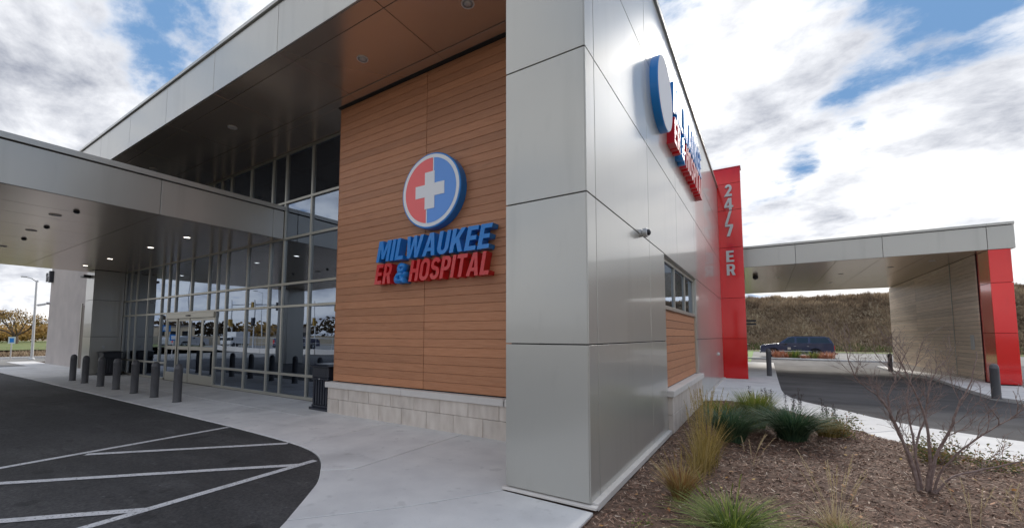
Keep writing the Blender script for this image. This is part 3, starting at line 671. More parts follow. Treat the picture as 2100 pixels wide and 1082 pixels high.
def emblem(par, r, depth, plain, X):
    """disc in local XZ plane facing -Y; X maps local to world"""
    def put(b, name, m, smooth=False):
        o = b.build(name, m, None, smooth=smooth); o.data.transform(X); child(o, par); return o
    n = 96
    b = MB(); b.lathe((0, 0, 0), [(r, 0), (r, -depth+.012), (r-.012, -depth)], n, axis='y'); put(b, 'disc_rim', BLUE, 'auto')
    R1, R2 = r*(.985 if plain else .955), r*.86
    b = MB(); b.lathe((0, 0, 0), [(R1, -depth-.001), (R1, -depth-.004)], n, axis='y'); put(b, 'disc_face', DISCF if plain else WHITE)
    if plain: return  # emblem left off where the painted glare covers it
    # left red and right blue halves divided by a stepped white line, white cross on top
    s = r*.155; a_ = r*.49; g = r*.020; y = -depth-.0045
    def half(sign, m, name):
        xc_top = s if sign > 0 else s; pts = []
        x_t = +s*.72; x_b = -s*.72
        # outline along the arc
        if sign > 0:
            t0 = math.acos((x_t+g)/R2); t1 = -math.acos((x_b+g)/R2)
            arc = [(R2*cos(t0+(t1-t0)*i/60), R2*sin(t0+(t1-t0)*i/60)) for i in range(61)]
            pts = arc+[(x_b+g, 0), (x_t+g, 0)]
        else:
            t0 = math.acos((x_t-g)/R2); t1 = 2*pi-math.acos((x_b-g)/R2)
            arc = [(R2*cos(t0+(t1-t0)*i/60), R2*sin(t0+(t1-t0)*i/60)) for i in range(61)]
            pts = arc+[(x_b-g, 0), (x_t-g, 0)]
        bb = MB(); bb.add([(p[0], y, p[1]) for p in pts]+[(p[0], y-.004, p[1]) for p in pts],
                          [tuple(range(len(pts))), tuple(range(len(pts), 2*len(pts)))]+[(i, (i+1) % len(pts), len(pts)+(i+1) % len(pts), len(pts)+i) for i in range(len(pts))])
        put(bb, name, m)
    half(1, BLUEF, 'blue_half'); half(-1, REDF, 'red_half')
    b = MB(); w2 = r*.165
    pts = [(-w2, -a_), (w2, -a_), (w2, -w2), (a_, -w2), (a_, w2), (w2, w2), (w2, a_), (-w2, a_), (-w2, w2), (-a_, w2), (-a_, -w2), (-w2, -w2)]
    n2 = len(pts); b.add([(p[0], y-.005, p[1]) for p in pts]+[(p[0], y-.012, p[1]) for p in pts], [tuple(range(n2)), tuple(range(n2, 2*n2))]+[(i, (i+1) % n2, n2+(i+1) % n2, n2+i) for i in range(n2)])
    put(b, 'white_cross', WHITE)
DISCF = mat('disc_face_glare', (.80, .83, .88), .85, spec=.1)  # pale colour stands in for the glare over the side disc
BL = (BLUEF, BLUE); RL = (REDF, RED)
sg = thing('wall_sign', 'blue and red hospital sign with round cross emblem on the timber cladding', 'sign', loc=(-4.83, 5.675, 3.4))
emblem(sg, 0.675, 0.17, False, Matrix.Translation((-4.86, 5.672, 4.135)))
mf = lambda ch, i: BL if ch == '&' else RL
word('MILWAUKEE', sg, (-6.20, 5.67, 2.975), (1, 0, 0), 2.66, 0.395, 0.17, BL, shear=0.22)
word('ER & HOSPITAL', sg, (-6.24, 5.67, 2.555), (1, 0, 0), 2.68, 0.375, 0.17, mf, shear=0.22, space=.12)
ss = thing('side_sign', 'blue and red hospital sign with round disc painted pale as if whited out by glare on the silver side wall', 'sign', loc=(-1.42, 8, 5.7))
emblem(ss, 0.62, 0.13, True, Matrix.Translation((-1.422, 7.46, 5.72)) @ Matrix.Rotation(radians(90), 4, 'Z'))
BLUEP = mat('pale_blue_face', (0.42, 0.62, 0.86), .85, spec=.1)
WHITEM = mat('matte_white_face', (.78, .80, .84), .85, spec=.1)
SW = (WHITE, BLUE); SR = (WHITE, RED)
word('MILWAUKEE', ss, (-1.421, 8.12, 5.72), (0, 1, 0), 4.15, 0.64, 0.14, (BLUEP, BLUE), shear=0.2)
word('ER & HOSPITAL', ss, (-1.421, 8.16, 5.15), (0, 1, 0), 4.10, 0.53, 0.14, lambda ch, i: (WHITEM, BLUE) if ch == '&' else (WHITEM, RED), shear=0.2, space=.12)
nb = thing('house_number', 'dark address number 161 at the top left of the stucco block', 'number', loc=(-33.3, 6.15, 4.75))
word('161', nb, (-33.75, 6.12, 4.5), (1, 0, 0), 0.62, 0.5, 0.05, (BLACK, BLACK), shear=0, offset=.03)
q = MB(); q.box((-32.95, 6.02, 4.42), (-32.7, 6.199, 5.05), .02); tag(q.build('wall_lamp', BLACK), 'black box wall lamp at the top left corner of the stucco block', 'light')
q = MB(); q.box((-33.77, 6.13, 4.56), (-33.15, 6.14, 4.6)); child(q.build('rail', BLACK), nb)

# security camera on side wall
sc = thing('security_camera', 'round grey security camera halfway up the silver side wall', 'camera', loc=(-1.42, 5.98, 3.02))
q = MB(); q.lathe((-1.42, 6.0, 3.02), [(.055, 0), (.055, .02), (.045, .03)], 16, axis='x'); child(q.build('mount', GALV, smooth='auto'), sc)
q = MB(); q.lathe((-1.39, 6.0, 3.02), [(.045, 0), (.065, .01), (.065, .06), (.055, .07)], 16, axis='x'); child(q.build('housing', GALV, smooth='auto'), sc)
q = MB(); q.lathe((-1.32, 6.0, 3.02), [(.045, 0), (.04, .025), (.02, .04)], 16, axis='x'); child(q.build('lens', BLACK, smooth='auto'), sc)

# ------------------------------------------------------------------ red 24/7 ER tower
tw = thing('red_sign_tower', 'tall glossy red sign tower with white lettering beside the side wall', 'sign', loc=(-1.05, 18.5, 0))
q = MB(); q.box((-1.56, 18.53, 0), (-.65, 18.97, 8.08)); child(q.build('tower_core', DARK), tw)
zt = [0.0, 1.5, 3.04, 4.99, 6.45, 7.5, 8.11]
for a, c in zip(zt[:-1], zt[1:]):
    for nm, p0, p1 in (('red_panel', (-1.56, 18.5, a+G), (-.62, 18.528, c-G)), ('red_panel', (-.648, 18.53, a+G), (-.62, 19.0, c-G)), ('red_panel', (-1.59, 18.53, a+G), (-1.562, 19.0, c-G))):
        child(MB().box(p0, p1, .003).build(nm, REDP), tw)
child(MB().box((-1.6, 18.48, 8.11), (-.6, 19.02, 8.14), .004).build('cap', REDP), tw)
for ch, z, hh, wd in (('2', 6.98, .47, .27), ('4', 6.44, .47, .30), ('/', 5.90, .50, .24), ('7', 5.42, .46, .27), ('E', 4.42, .44, .26), ('R', 3.91, .43, .29)):
    word(ch, tw, (-1.185, 18.499, z), (1, 0, 0), wd, hh, 0.06, (WHITE, GALV), shear=0.0, offset=.05)
q = MB(); q.lathe((-1.42, 16.6, .98), [(.06, 0), (.06, .02), (.03, .05)], 12, axis='x'); tag(q.build('door_bell_light', CAP), 'small round light low on the side wall by the red tower', 'light')

aw = thing('dark_louvre', 'dark double-bar louvre projecting behind the red tower', 'fixture', loc=(-1.0, 22, 2.2))
for z in (2.28, 2.13): child(MB().box((-1.42, 21.9, z-.04 if z < 2.2 else z-.05), (-.36, 22.3, z+.03), .005).build('louvre_bar', BLACK), aw)
child(MB().box((-.9, 22.0, 2.06), (-.85, 22.1, 2.32)).build('bracket', BLACK), aw)

# ------------------------------------------------------------------ entrance canopy (left)
EC = thing('entrance_canopy', 'wide silver drop-off canopy over the glazed entrance on the left', 'canopy', loc=(-10.76, 6.3, 4.15))
q = MB(); q.box((-23.38, -1.95, 4.18), (-10.80, 6.30, 4.98)); child(q.build('canopy_core', DARK), EC)
for y0, y1 in ((-2.0, .9), (.9, 3.56), (3.56, 6.03), (6.03, 6.32)):
    child(MB().box((-10.79, y0+G, 4.152), (-10.76, y1-G, 4.90), .003).build('fascia_panel', SILVER), EC)
    child(MB().box((-10.84, y0+.001, 4.925), (-10.73, y1-.001, 5.035), .004).build('coping', SILVER), EC)
    child(MB().box((-23.41, y0+G, 4.152), (-23.38, y1-G, 4.90), .003).build('fascia_panel', SILVER), EC)
child(MB().box((-23.4, -2.0, 4.98), (-10.85, 6.31, 5.02)).build('roof', DARK), EC)
sx = [-23.38, -22.0, -20.1, -18.0, -15.9, -14.5, -13.15, -12.1, -10.80]
sx = [-23.38, -21.1, -18.8, -16.5, -14.5, -13.15, -12.1, -10.80]
for x0, x1 in zip(sx[:-1], sx[1:]):
    for y0, y1 in ((-1.95, .9), (.9, 3.56)): child(MB().box((x0+.004, y0+G, 4.15), (x1-.004, y1-G, 4.178), .002).build('soffit_panel', SOFFIT), EC)
    child(MB().box((x0+.001, 3.56+G, 4.15), (x1-.001, 6.31, 4.178), .001).build('soffit_panel', SOFFIT), EC)
    child(MB().box((x0+.002, -2.0, 4.152), (x1-.002, -1.96, 4.90), .002).build('fascia_panel', SILVER), EC)
oc = MB(); oc.box((-23.2, -1.7, 0), (-22.2, -.7, 4.15), .01); child(oc.build('canopy_pillar', SILVER), EC)
oc = MB(); oc.box((-12.0, -1.7, -.1), (-11.2, -.9, 4.15), .01)
for i, (x, y) in enumerate(((-12.7, 4.82), (-15.1, 4.82), (-18.55, 4.82), (-21.2, 4.82))):
    downlight(x, y, 4.15, LAMP, ['lit downlight in the canopy soffit nearest the glass and the fascia', 'second lit downlight from the fascia over the entrance doors', 'third lit downlight over the row of bollards', 'farthest lit downlight of the row near the entrance pillar'][i], 'lit downlights under the entrance canopy', .09)
for i, (x, y) in enumerate(((-12.7, 2.35), (-15.1, 2.4), (-18.55, 2.4))):
    downlight(x, y, 4.15, DIM, ['unlit downlight in the outer canopy soffit nearest the fascia', 'unlit middle downlight in the outer canopy soffit', 'unlit downlight at the left picture edge of the canopy soffit'][i], 'downlights in the outer canopy soffit', .10)
for i, (x, y) in enumerate(((-11.95, 2.52), (-14.3, 2.52), (-16.6, 2.52))):
    q = MB(); q.lathe((0, 0, 0), [(.05, 0), (.055, -.02), (.03, -.05)], 14); o = q.build('sprinkler_head', BLACK); o.location = (x, y, 4.15)
    tag(o, ['small dark sprinkler disc on the canopy soffit nearest the fascia', 'middle small dark sprinkler disc on the canopy soffit', 'farthest small dark sprinkler disc on the canopy soffit'][i], 'sprinkler', 'sprinkler discs on the canopy soffit')

# ------------------------------------------------------------------ ambulance canopy (right)
AC = thing('ambulance_canopy', 'silver flat-roofed ambulance canopy on the right with red end pillar', 'canopy', loc=(6.8, 21.4, 0))
q = MB(); q.box((-1.40, 21.46, 4.61), (7.10, 34.9, 5.42)); child(q.build('canopy_core', DARK), AC)
ax = [-1.41, 1.13, 3.82, 6.50, 7.14]
for x0, x1 in zip(ax[:-1], ax[1:]):
    child(MB().box((x0+G, 21.40, 4.585), (x1-G, 21.43, 5.375), .003).build('fascia_panel', SILVER), AC)
    child(MB().box((x0+.001, 21.36, 5.40), (x1-.001, 21.5, 5.49), .004).build('coping', SILVER), AC)
child(MB().box((7.115, 21.432, 4.585), (7.145, 35.0, 5.375), .003).build('fascia_panel', SILVER), AC); child(MB().box((7.06, 21.505, 5.40), (7.18, 35.0, 5.49), .004).build('coping', SILVER), AC)
child(MB().box((-1.40, 34.97, 4.585), (7.11, 35.0, 5.375), .003).build('fascia_panel', SILVER), AC)
child(MB().box((-1.40, 21.5, 5.42), (7.05, 34.9, 5.45)).build('roof', DARK), AC)
hx = [-1.40, 1.13, 2.45, 3.80, 5.12, 6.44]
sy = [21.44, 24.8, 28.2, 31.6, 34.96]
hx2 = [-1.40, 1.13, 2.45, 3.80, 5.12, 7.11]
for x0, x1 in zip(hx2[:-1], hx2[1:]):
    for y0, y1 in zip(sy[:-1], sy[1:]): child(MB().box((x0+G, y0+.003, 4.58), (x1-G, y1-.003, 4.608), .002).build('soffit_panel', SOFFIT), AC)
q = MB(); q.box((6.53, 21.43, -.1), (6.99, 22.38, 4.58)); child(q.build('pillar_core', DARK), AC)
zp = [0.0, 1.72, 3.43, 4.575]
for a, c in zip(zp[:-1], zp[1:]):
    child(MB().box((6.50, 21.402, a+G), (7.02, 21.43, c-G), .003).build('red_panel', REDP), AC)
    child(MB().box((6.50, 21.432, a+G), (6.528, 22.40, c-G), .003).build('red_panel', REDP), AC)
    child(MB().box((6.992, 21.432, a+G), (7.02, 22.40, c-G), .003).build('red_panel', REDP), AC)
# clad service hut under the canopy
H = thing('clad_service_hut', 'board-clad service block standing under the ambulance canopy', 'building', loc=(6.45, 22.4, 0))
q = MB(); q.box((6.48, 22.42, -.4), (6.97, 35.3, 4.56)); child(q.build('hut_core', DARK), H)
hut_meshes = {}
for r in range(30):
    z0 = 0.06+r*0.1505; z1 = min(z0+.1505, 4.57)
    for y0, y1 in ((22.42, 24.88), (24.90, 29.9), (29.92, 35.3)):
        child(MB().box((6.45+random.uniform(0, .006), y0, z0+.004), (6.478, y1, z1-.004), .003).build('board', HUTW), H)
    child(MB().box((6.97, 22.42, z0+.004), (6.99, 35.3, z1-.004), .003).build('board', HUTW), H)
y = 22.42
while y < 35.2:
    y1 = min(y+1.2, 35.3); child(MB().box((6.43, y+.002, -.5), (6.479, y1-.002, .055), .004).build('stone_block', STONE), H); y += 1.2
child(MB().box((6.425, 22.95, 1.12), (6.448, 23.25, 1.66), .004).build('louvre_plate', GALV), H)
child(MB().box((6.43, 24.878, .06), (6.452, 24.902, 4.57), .002).build('corner_trim', FRAME), H)
for i, (x, y) in enumerate(((5.6, 23.4), (4.6, 24.6), (3.1, 26.0), (3.1, 30.0), (0.6, 26.0))):
    downlight(x, y, 4.58, DIM, ['dim downlight beside the clad block', 'second dim downlight from the red end pillar', 'dim downlight in the middle of the ambulance canopy', 'dim downlight at the back of the ambulance canopy', 'dim downlight behind the red tower'][i], 'downlights under the ambulance canopy', .10)
q = MB(); q.lathe((0, 0, 0), [(.11, 0), (.13, -.06), (.10, -.16), (.03, -.2)], 16); o = q.build('dome_camera', BLACK, smooth='auto'); o.location = (-.35, 24.5, 4.57)
tag(o, 'black dome camera under the ambulance canopy just right of the red tower', 'camera')

# ------------------------------------------------------------------ bollards and bins
def bollard(x, y, h, r, label, group, src=None, z=0):
    if src is None:
        t = thing('bollard', label, 'bollard', group, (x, y, z))
        q = MB(); q.lathe((0, 0, 0), [(r, 0), (r, h-.13), (r*1.03, h-.125), (r*1.03, h-.115), (r, h-.11), (r*.93, h-.07), (r*.75, h-.03), (r*.4, h-.006), (.005, h)], 28); q.build('sleeve', BOLL, t, smooth='auto')
        q = MB(); q.lathe((0, 0, 0), [(r*1.12, 0), (r*1.12, .006), (r*.98, .009)], 28); q.build('base_seal', DARK, t)
        return t
    t = copy_tree(src); t.location = (x, y, z); t['label'] = label; t['group'] = group; return t
bl = [(-20.14, 'leftmost bollard of the entrance row'), (-18.79, 'second bollard from the left in the entrance row'), (-17.25, 'third bollard from the left, in front of the black bin'), (-15.9, 'fourth bollard from the left, middle of the entrance row'),
      (-14.5, 'fifth bollard from the left, before the sliding doors'), (-13.14, 'sixth bollard from the left, before the sliding doors'), (-11.8, 'rightmost and nearest bollard of the entrance row')]
first = None
for x, l in bl:
    t = bollard(x, 4.46, .9, .088, 'dark grey domed '+l, 'bollards along the entrance', first)
    first = first or t
bollard(4.93, 16.45, .9, .088, 'dark grey bollard at the foot of the red canopy pillar', 'bollards by the ambulance drive', first)
bollard(5.1, 28.6, .95, .088, 'dark grey bollard in front of the far end of the clad block', 'bollards by the ambulance drive', first, z=gz(28.6))
bollard(0.04, 20.55, 1.1, .088, 'tall grey bollard just right of the red sign tower', 'bollards by the ambulance drive')

def litter_bin(x, y, w_, d_, h, label, m):
    t = thing('litter_bin', label, 'bin', loc=(x, y, 0))
    def bx(a, b_, n, c=.01): return MB().box(a, b_, c).build(n, m, t)
    bx((-w_/2-.04, -d_/2-.04, 0), (w_/2+.04, d_/2+.04, .06), 'base', .015); bx((-w_/2, -d_/2, .06), (w_/2, d_/2, .11), 'plinth')
    bx((-w_/2+.03, -d_/2+.03, .11), (w_/2-.03, d_/2-.03, h*.66), 'liner')
    n = 6
    for s in (-1, 1):
        for i in range(n):
            c = -w_/2+.02+(w_-.04)*(i+.5)/n; bx((c-.026, s*(d_/2-.03), .115), (c+.026, s*(d_/2-.002), h*.66), 'slat', .006)
    for s in (-1, 1):
        for i in range(n):
            c = -d_/2+.035+(d_-.07)*(i+.5)/n; bx((s*(w_/2-.03), c-.024, .115), (s*(w_/2-.002), c+.024, h*.66), 'slat', .006)
    bx((-w_/2-.012, -d_/2-.012, h*.66), (w_/2+.012, d_/2+.012, h*.70), 'rail'); bx((-w_/2, -d_/2, h*.70), (w_/2, d_/2, h*.94), 'hood', .015)
    bx((-w_/2+.08, -d_/2-.004, h*.75), (w_/2-.08, -d_/2+.004, h*.90), 'flap', .002)
    q = MB(); a = w_/2+.04; c = d_/2+.04
    q.add([(-a, -c, h*.94), (a, -c, h*.94), (a, c, h*.94), (-a, c, h*.94), (-a, -c, h*.96), (a, -c, h*.96), (a, c, h*.96), (-a, c, h*.96), (-a*.75, -c*.75, h), (a*.75, -c*.75, h), (a*.75, c*.75, h), (-a*.75, c*.75, h)],
          [(0, 3, 2, 1), (0, 1, 5, 4), (1, 2, 6, 5), (2, 3, 7, 6), (3, 0, 4, 7), (4, 5, 9, 8), (5, 6, 10, 9), (6, 7, 11, 10), (7, 4, 8, 11), (8, 9, 10, 11)]); q.build('lid', m, t)
    q = MB(); q.lathe((0, -d_/2-.012, h*.68), [(.014, 0), (.012, -.01)], 12, axis='y'); q.build('lock', GALV, t)
    return t
litter_bin(-8.03, 5.93, .56, .56, .97, 'navy slatted litter bin at the left end of the stone base', NAVY)
litter_bin(-21.75, 5.85, .62, .56, .93, 'black litter bin beside the far entrance pillar', BLACK)

# ------------------------------------------------------------------ vegetation
def blades(q, tones, n, base, h, spread, droop, wid, seg=4, rad=0.08, up=0.5, tr=(0, 1)):
    bx_, by_, bz_ = base
    for i in range(n):
        a = random.uniform(0, 2*pi); rr = rad*sqrt(random.random()); hh = h*random.uniform(.6, 1.08)
        ou = spread*random.uniform(.15, 1)**.8; dr_ = droop*random.uniform(.5, 1.3)
        p0 = Vector((bx_+rr*cos(a), by_+rr*sin(a), bz_)); d = Vector((cos(a+random.uniform(-.5, .5)), sin(a+random.uniform(-.5, .5)), 0)); sd_ = Vector((-d.y, d.x, 0))
        ww = wid*random.uniform(.6, 1.3); vs = []; tw_ = random.uniform(-.6, .6)
        for k in range(seg+1):
            t = k/seg; r_ = ou*(t**1.4); zz = hh*(t*(1+dr_)-dr_*t*t*1.0)
            c = p0+d*r_+Vector((0, 0, zz)); wv_ = ww*(1-t**2)*.5+.0006
            s2 = (sd_*cos(tw_*t)+Vector((0, 0, 1))*sin(tw_*t))
            vs += [c-s2*wv_, c+s2*wv_]
        q.add(vs, [(2*k, 2*k+1, 2*k+3, 2*k+2) for k in range(seg)])
        tt = tr[0]+(tr[1]-tr[0])*random.random(); tones += [min(1, max(0, tt+.25*(k/seg-.5))) for k in range(seg)]
def plumes(q, tones, n, base, h, spread, lean=(0, 0), rad=.06, headlen=.16, w_=.012):
    for i in range(n):
        a = random.uniform(0, 2*pi); rr = rad*random.random(); hh = h*random.uniform(.72, 1.05); ou = spread*random.uniform(.1, 1)
        p0 = Vector((base[0]+rr*cos(a), base[1]+rr*sin(a), base[2])); d = Vector((cos(a)*ou+lean[0], sin(a)*ou+lean[1], 0))
        P_ = lambda t: p0+d*(t**1.6)+Vector((0, 0, hh*t*(1-.06*t)))
        pts = [P_(k/6) for k in range(7)]; s_ = Vector((cos(a+1.3), sin(a+1.3), 0))
        for k in range(6):
            q.add([pts[k]-s_*.0016, pts[k]+s_*.0016, pts[k+1]+s_*.0014, pts[k+1]-s_*.0014], [(0, 1, 2, 3)]); tones.append(random.uniform(.2, .7))
        # feathery head: short hairs along the last stretch
        L0 = 1-headlen/hh
        for j in range(26):
            t = L0+(1-L0)*j/26; c = P_(t); dirn = (P_(min(1, t+.02))-P_(t-.02)).normalized(); o_ = dirn.orthogonal(); o_.rotate(Matrix.Rotation(random.uniform(0, 6.28), 3, dirn))
            prof = w_*(sin(pi*min(1, (j+2)/27))**.6); e_ = c+o_*prof+dirn*.022; s2 = dirn.cross(o_)*.0022
            q.add([c-s2, c+s2, e_], [(0, 1, 2)]); tones.append(random.uniform(.3, 1))
def plant(name, label, cat, loc, m, fn, group=None):
    q = MB(); q.tone = []; fn(q, q.tone); o = q.build(name, m, fix=False); o.location = loc; return tag(o, label, cat, group)
mound = plant
gb = 'ornamental grasses in the mulch bed'
mound('ornamental_grass', 'large dark blue-green grass mound in the middle of the bed by the pavement', 'grass', (.27, 8.0, 0), G_BLUE, lambda q, t: blades(q, t, 1200, (0, 0, 0), .48, .68, .9, .009, rad=.16, tr=(-.1, .6)), gb)
mound('ornamental_grass', 'green grass mound left of the dark blue-green one, near the stone base', 'grass', (-.5, 7.45, 0), G_BLUE, lambda q, t: blades(q, t, 950, (0, 0, 0), .46, .58, .95, .009, rad=.15, tr=(.05, .75)), gb)
mound('ornamental_grass', 'yellow-green grass tuft behind the two dark green mounds', 'grass', (-.22, 8.75, 0), G_GREEN, lambda q, t: blades(q, t, 900, (0, 0, 0), .62, .35, .5, .010, rad=.14, tr=(.2, 1)), gb)
mound('ornamental_grass', 'mossy low green tuft by the pavement corner', 'grass', (-.75, 8.9, 0), G_GREEN, lambda q, t: blades(q, t, 600, (0, 0, 0), .40, .4, .6, .010, rad=.16, tr=(.1, .9)), gb)
mound('ornamental_grass', 'yellowed tuft at the right foot of the dark blue-green mound', 'grass', (.75, 8.55, 0), G_GOLD, lambda q, t: blades(q, t, 420, (0, 0, 0), .3, .3, .6, .009, rad=.12), gb)
def reed(q, t):
    blades(q, t, 110, (0, 0, 0), .52, .30, .4, .005, rad=.12, tr=(.1, .9)); blades(q, t, 70, (.03, .35, 0), .5, .26, .4, .005, rad=.12, tr=(.0, .7)); blades(q, t, 60, (-.05, -.25, 0), .36, .22, .5, .005, rad=.1, tr=(.2, .9))
    plumes(q, t, 34, (0, .1, 0), 1.0, .16, rad=.16, headlen=.22, w_=.014)
plant('feather_reed_grass', 'tall golden feather reed grass beside the silver wall', 'grass', (-.68, 5.55, 0), G_GOLD, reed)
plant('feather_reed_grass', 'golden reed grass just in front of the green mound', 'grass', (-.72, 6.5, 0), G_GOLD, lambda q, t: (blades(q, t, 130, (0, 0, 0), .5, .3, .4, .006, rad=.14, tr=(.05, .8)), plumes(q, t, 26, (0, 0, 0), .95, .22, rad=.14, headlen=.2, w_=.013)))
plant('feather_reed_grass', 'few pale plumes rising in front of the green mound', 'grass', (-.2, 6.15, 0), G_STRAW, lambda q, t: plumes(q, t, 6, (0, 0, 0), .42, .22, lean=(.12, 0), rad=.1, headlen=.2, w_=.014))
plant('ornamental_grass', 'small rust and olive tuft nearest the silver fin', 'grass', (-.76, 4.55, 0), G_RUST, lambda q, t: (blades(q, t, 420, (0, 0, 0), .33, .28, .45, .007, rad=.06, tr=(0, .95)), plumes(q, t, 8, (.02, 0, 0), .5, .25, rad=.05, headlen=.12, w_=.008)), gb)
plant('ornamental_grass', 'bright green grass mound at the bottom edge left of centre of the bed', 'grass', (-.28, 3.98, 0), G_GREEN, lambda q, t: (blades(q, t, 620, (0, 0, 0), .24, .50, .8, .006, rad=.13, tr=(0, .8)), plumes(q, t, 8, (-.05, 0, 0), .5, .18, rad=.1, headlen=.1, w_=.006)), gb)
plant('feather_reed_grass', 'cluster of pale plumes in the middle foreground of the mulch', 'grass', (.42, 4.55, 0), G_STRAW, lambda q, t: (plumes(q, t, 15, (0, 0, 0), .62, .26, rad=.1, headlen=.2, w_=.012), blades(q, t, 160, (0, 0, 0), .2, .2, .4, .006, rad=.1)))
plant('ornamental_grass', 'small green tuft at the bottom edge under the pale plumes', 'grass', (.5, 4.1, 0), G_GREEN, lambda q, t: blades(q, t, 240, (0, 0, 0), .18, .26, .6, .005, rad=.1), gb)
plant('feather_reed_grass', 'scattered pale plumes right of the bare shrub foot', 'grass', (1.30, 4.95, 0), G_STRAW, lambda q, t: plumes(q, t, 8, (0, 0, 0), .52, .18, rad=.2, headlen=.2, w_=.012))
plant('feather_reed_grass', 'pale plumes at the lower right corner of the picture', 'grass', (1.72, 4.95, 0), G_STRAW, lambda q, t: (plumes(q, t, 12, (0, 0, 0), .55, .28, rad=.2, headlen=.2, w_=.012), blades(q, t, 200, (.1, -.1, 0), .3, .2, .4, .006, rad=.12)))
def leafy(q, tones, n, R, H, nb_=14, leaf=.035, seeds=False):
    for i in range(nb_):
        a = random.uniform(0, 2*pi); el = random.uniform(.35, 1.25); Lb = random.uniform(.6, 1)
        p = Vector((0, 0, 0)); d = Vector((cos(a)*cos(el)*R, sin(a)*cos(el)*R, sin(el)*H))*Lb
        pts = [d*(k/8)+Vector((random.gauss(0, .012), random.gauss(0, .012), random.gauss(0, .01)))*k/8 for k in range(9)]
        for k in range(8):
            s_ = Vector((-sin(a), cos(a), 0))*.003; q.add([pts[k]-s_, pts[k]+s_, pts[k+1]+s_*.7, pts[k+1]-s_*.7], [(0, 1, 2, 3)]); tones.append(1 if not seeds else .6)
        for j in range(int(n/nb_)):
            t = random.uniform(.15, 1); c = d*t+Vector((random.gauss(0, .05), random.gauss(0, .05), random.gauss(0, .035)))
            if c.z < 0.01: c.z = .02
            u = Vector((random.gauss(0, 1), random.gauss(0, 1), random.gauss(0, .7))).normalized(); v = u.orthogonal().normalized(); L_ = leaf*random.uniform(.6, 1.2)
            q.add([c-u*L_*.5, c+v*L_*.3+u*L_*.05, c+u*L_*.55, c-v*L_*.3+u*L_*.05], [(0, 1, 2, 3)]); tones.append(min(1, max(0, random.gauss(.35, .28))))
plant('leafy_shrub', 'low leafy shrub with olive and red leaves right of the dark grass mound', 'shrub', (.93, 8.65, 0), LEAFM, lambda q, t: leafy(q, t, 900, .45, .48, 18))
plant('leafy_shrub', 'leafy shrub with gold and olive leaves behind the bare shrub', 'shrub', (1.75, 7.65, 0), LEAFM, lambda q, t: leafy(q, t, 1000, .50, .45, 18))
plant('leafy_shrub', 'sparse spreading shrub at the right edge of the bed', 'shrub', (2.25, 7.55, 0), LEAFM, lambda q, t: leafy(q, t, 500, .55, .40, 14))
plant('leafy_shrub', 'small yellow-leaved seedling in the near left corner of the mulch', 'shrub', (-.95, 3.75, 0), G_GREEN, lambda q, t: leafy(q, t, 60, .14, .1, 6, .02))
def seedheads(q, tones):
    for i in range(5):
        x0 = random.uniform(-.12, .12); y0 = random.uniform(-.1, .1); h = random.uniform(.38, .66); ln = random.uniform(-.08, .08)
        q.add([(x0-.003, y0, 0), (x0+.003, y0, 0), (x0+ln+.002, y0, h), (x0+ln-.002, y0, h)], [(0, 1, 2, 3)]); tones.append(.2)
        for j in range(70):
            t = random.uniform(.45, 1); c = Vector((x0+ln*t+random.gauss(0, .016), y0+random.gauss(0, .016), h*t)); u = Vector((random.gauss(0, 1), random.gauss(0, 1), random.gauss(0, 1))).normalized()*.012; v = u.orthogonal().normalized()*.007
            q.add([c-u, c+v, c+u, c-v], [(0, 1, 2, 3)]); tones.append(random.uniform(0, .35))
SEED = chip_mat('seed_heads', [(0.05, 0.04, 0.04), (0.12, 0.09, 0.08), (0.2, 0.2, 0.1)], .8)
for x, y, l in ((-.28, 9.9, 'dark seed-head stems left of three clumps at the pavement edge'), (.02, 10.1, 'dark seed-head stems, middle clump at the pavement edge'), (.35, 9.7, 'dark seed-head stems behind the dark grass mound'), (.85, 9.0, 'dark seed heads above the olive-leaved shrub')):
    plant('seed_head_stems', l, 'perennial', (x, y, 0), SEED, seedheads, 'dry seed-head stems')

# bare multi-stem shrub
def stick(q, pts, r0, r1, n=7):
    rings = []
    for i, p in enumerate(pts):
        d = (pts[min(i+1, len(pts)-1)]-pts[max(i-1, 0)]).normalized(); a = d.orthogonal().normalized(); b_ = d.cross(a); r = r0+(r1-r0)*i/(len(pts)-1)
        rings.append([p+a*r*cos(2*pi*k/n)+b_*r*sin(2*pi*k/n) for k in range(n)])
    vs = [v for rg in rings for v in rg]
    q.add(vs, [(i*n+k, i*n+(k+1) % n, (i+1)*n+(k+1) % n, (i+1)*n+k) for i in range(len(pts)-1) for k in range(n)])
def grow(q, p, d, L_, r, lev, n=5):
    K = 6; pts = [p]; dd = d.copy()
    for i in range(K):
        dd = (dd+Vector((random.gauss(0, .16), random.gauss(0, .16), random.gauss(0, .10)+.05))).normalized(); pts.append(pts[-1]+dd*L_/K)
    stick(q, pts, r, max(.0012, r*.5), n)
    if lev <= 0: return
    for i in range(1, K+1):
        if random.random() < (.85 if lev > 1 else .7):
            ax_ = Vector((random.gauss(0, 1), random.gauss(0, 1), random.gauss(0, .5))).normalized()
            nd = (pts[i]-pts[i-1]).normalized(); nd.rotate(Matrix.Rotation(random.choice((-1, 1))*random.uniform(.45, .95), 3, ax_)); nd.z = nd.z*.8+.15; nd.normalize()
            grow(q, pts[i], nd, L_*random.uniform(.45, .7), max(.0015, r*.55), lev-1, 4)
bs = thing('bare_shrub', 'leafless multi-stemmed grey shrub in the right of the mulch bed', 'shrub', loc=(1.28, 6.15, 0))
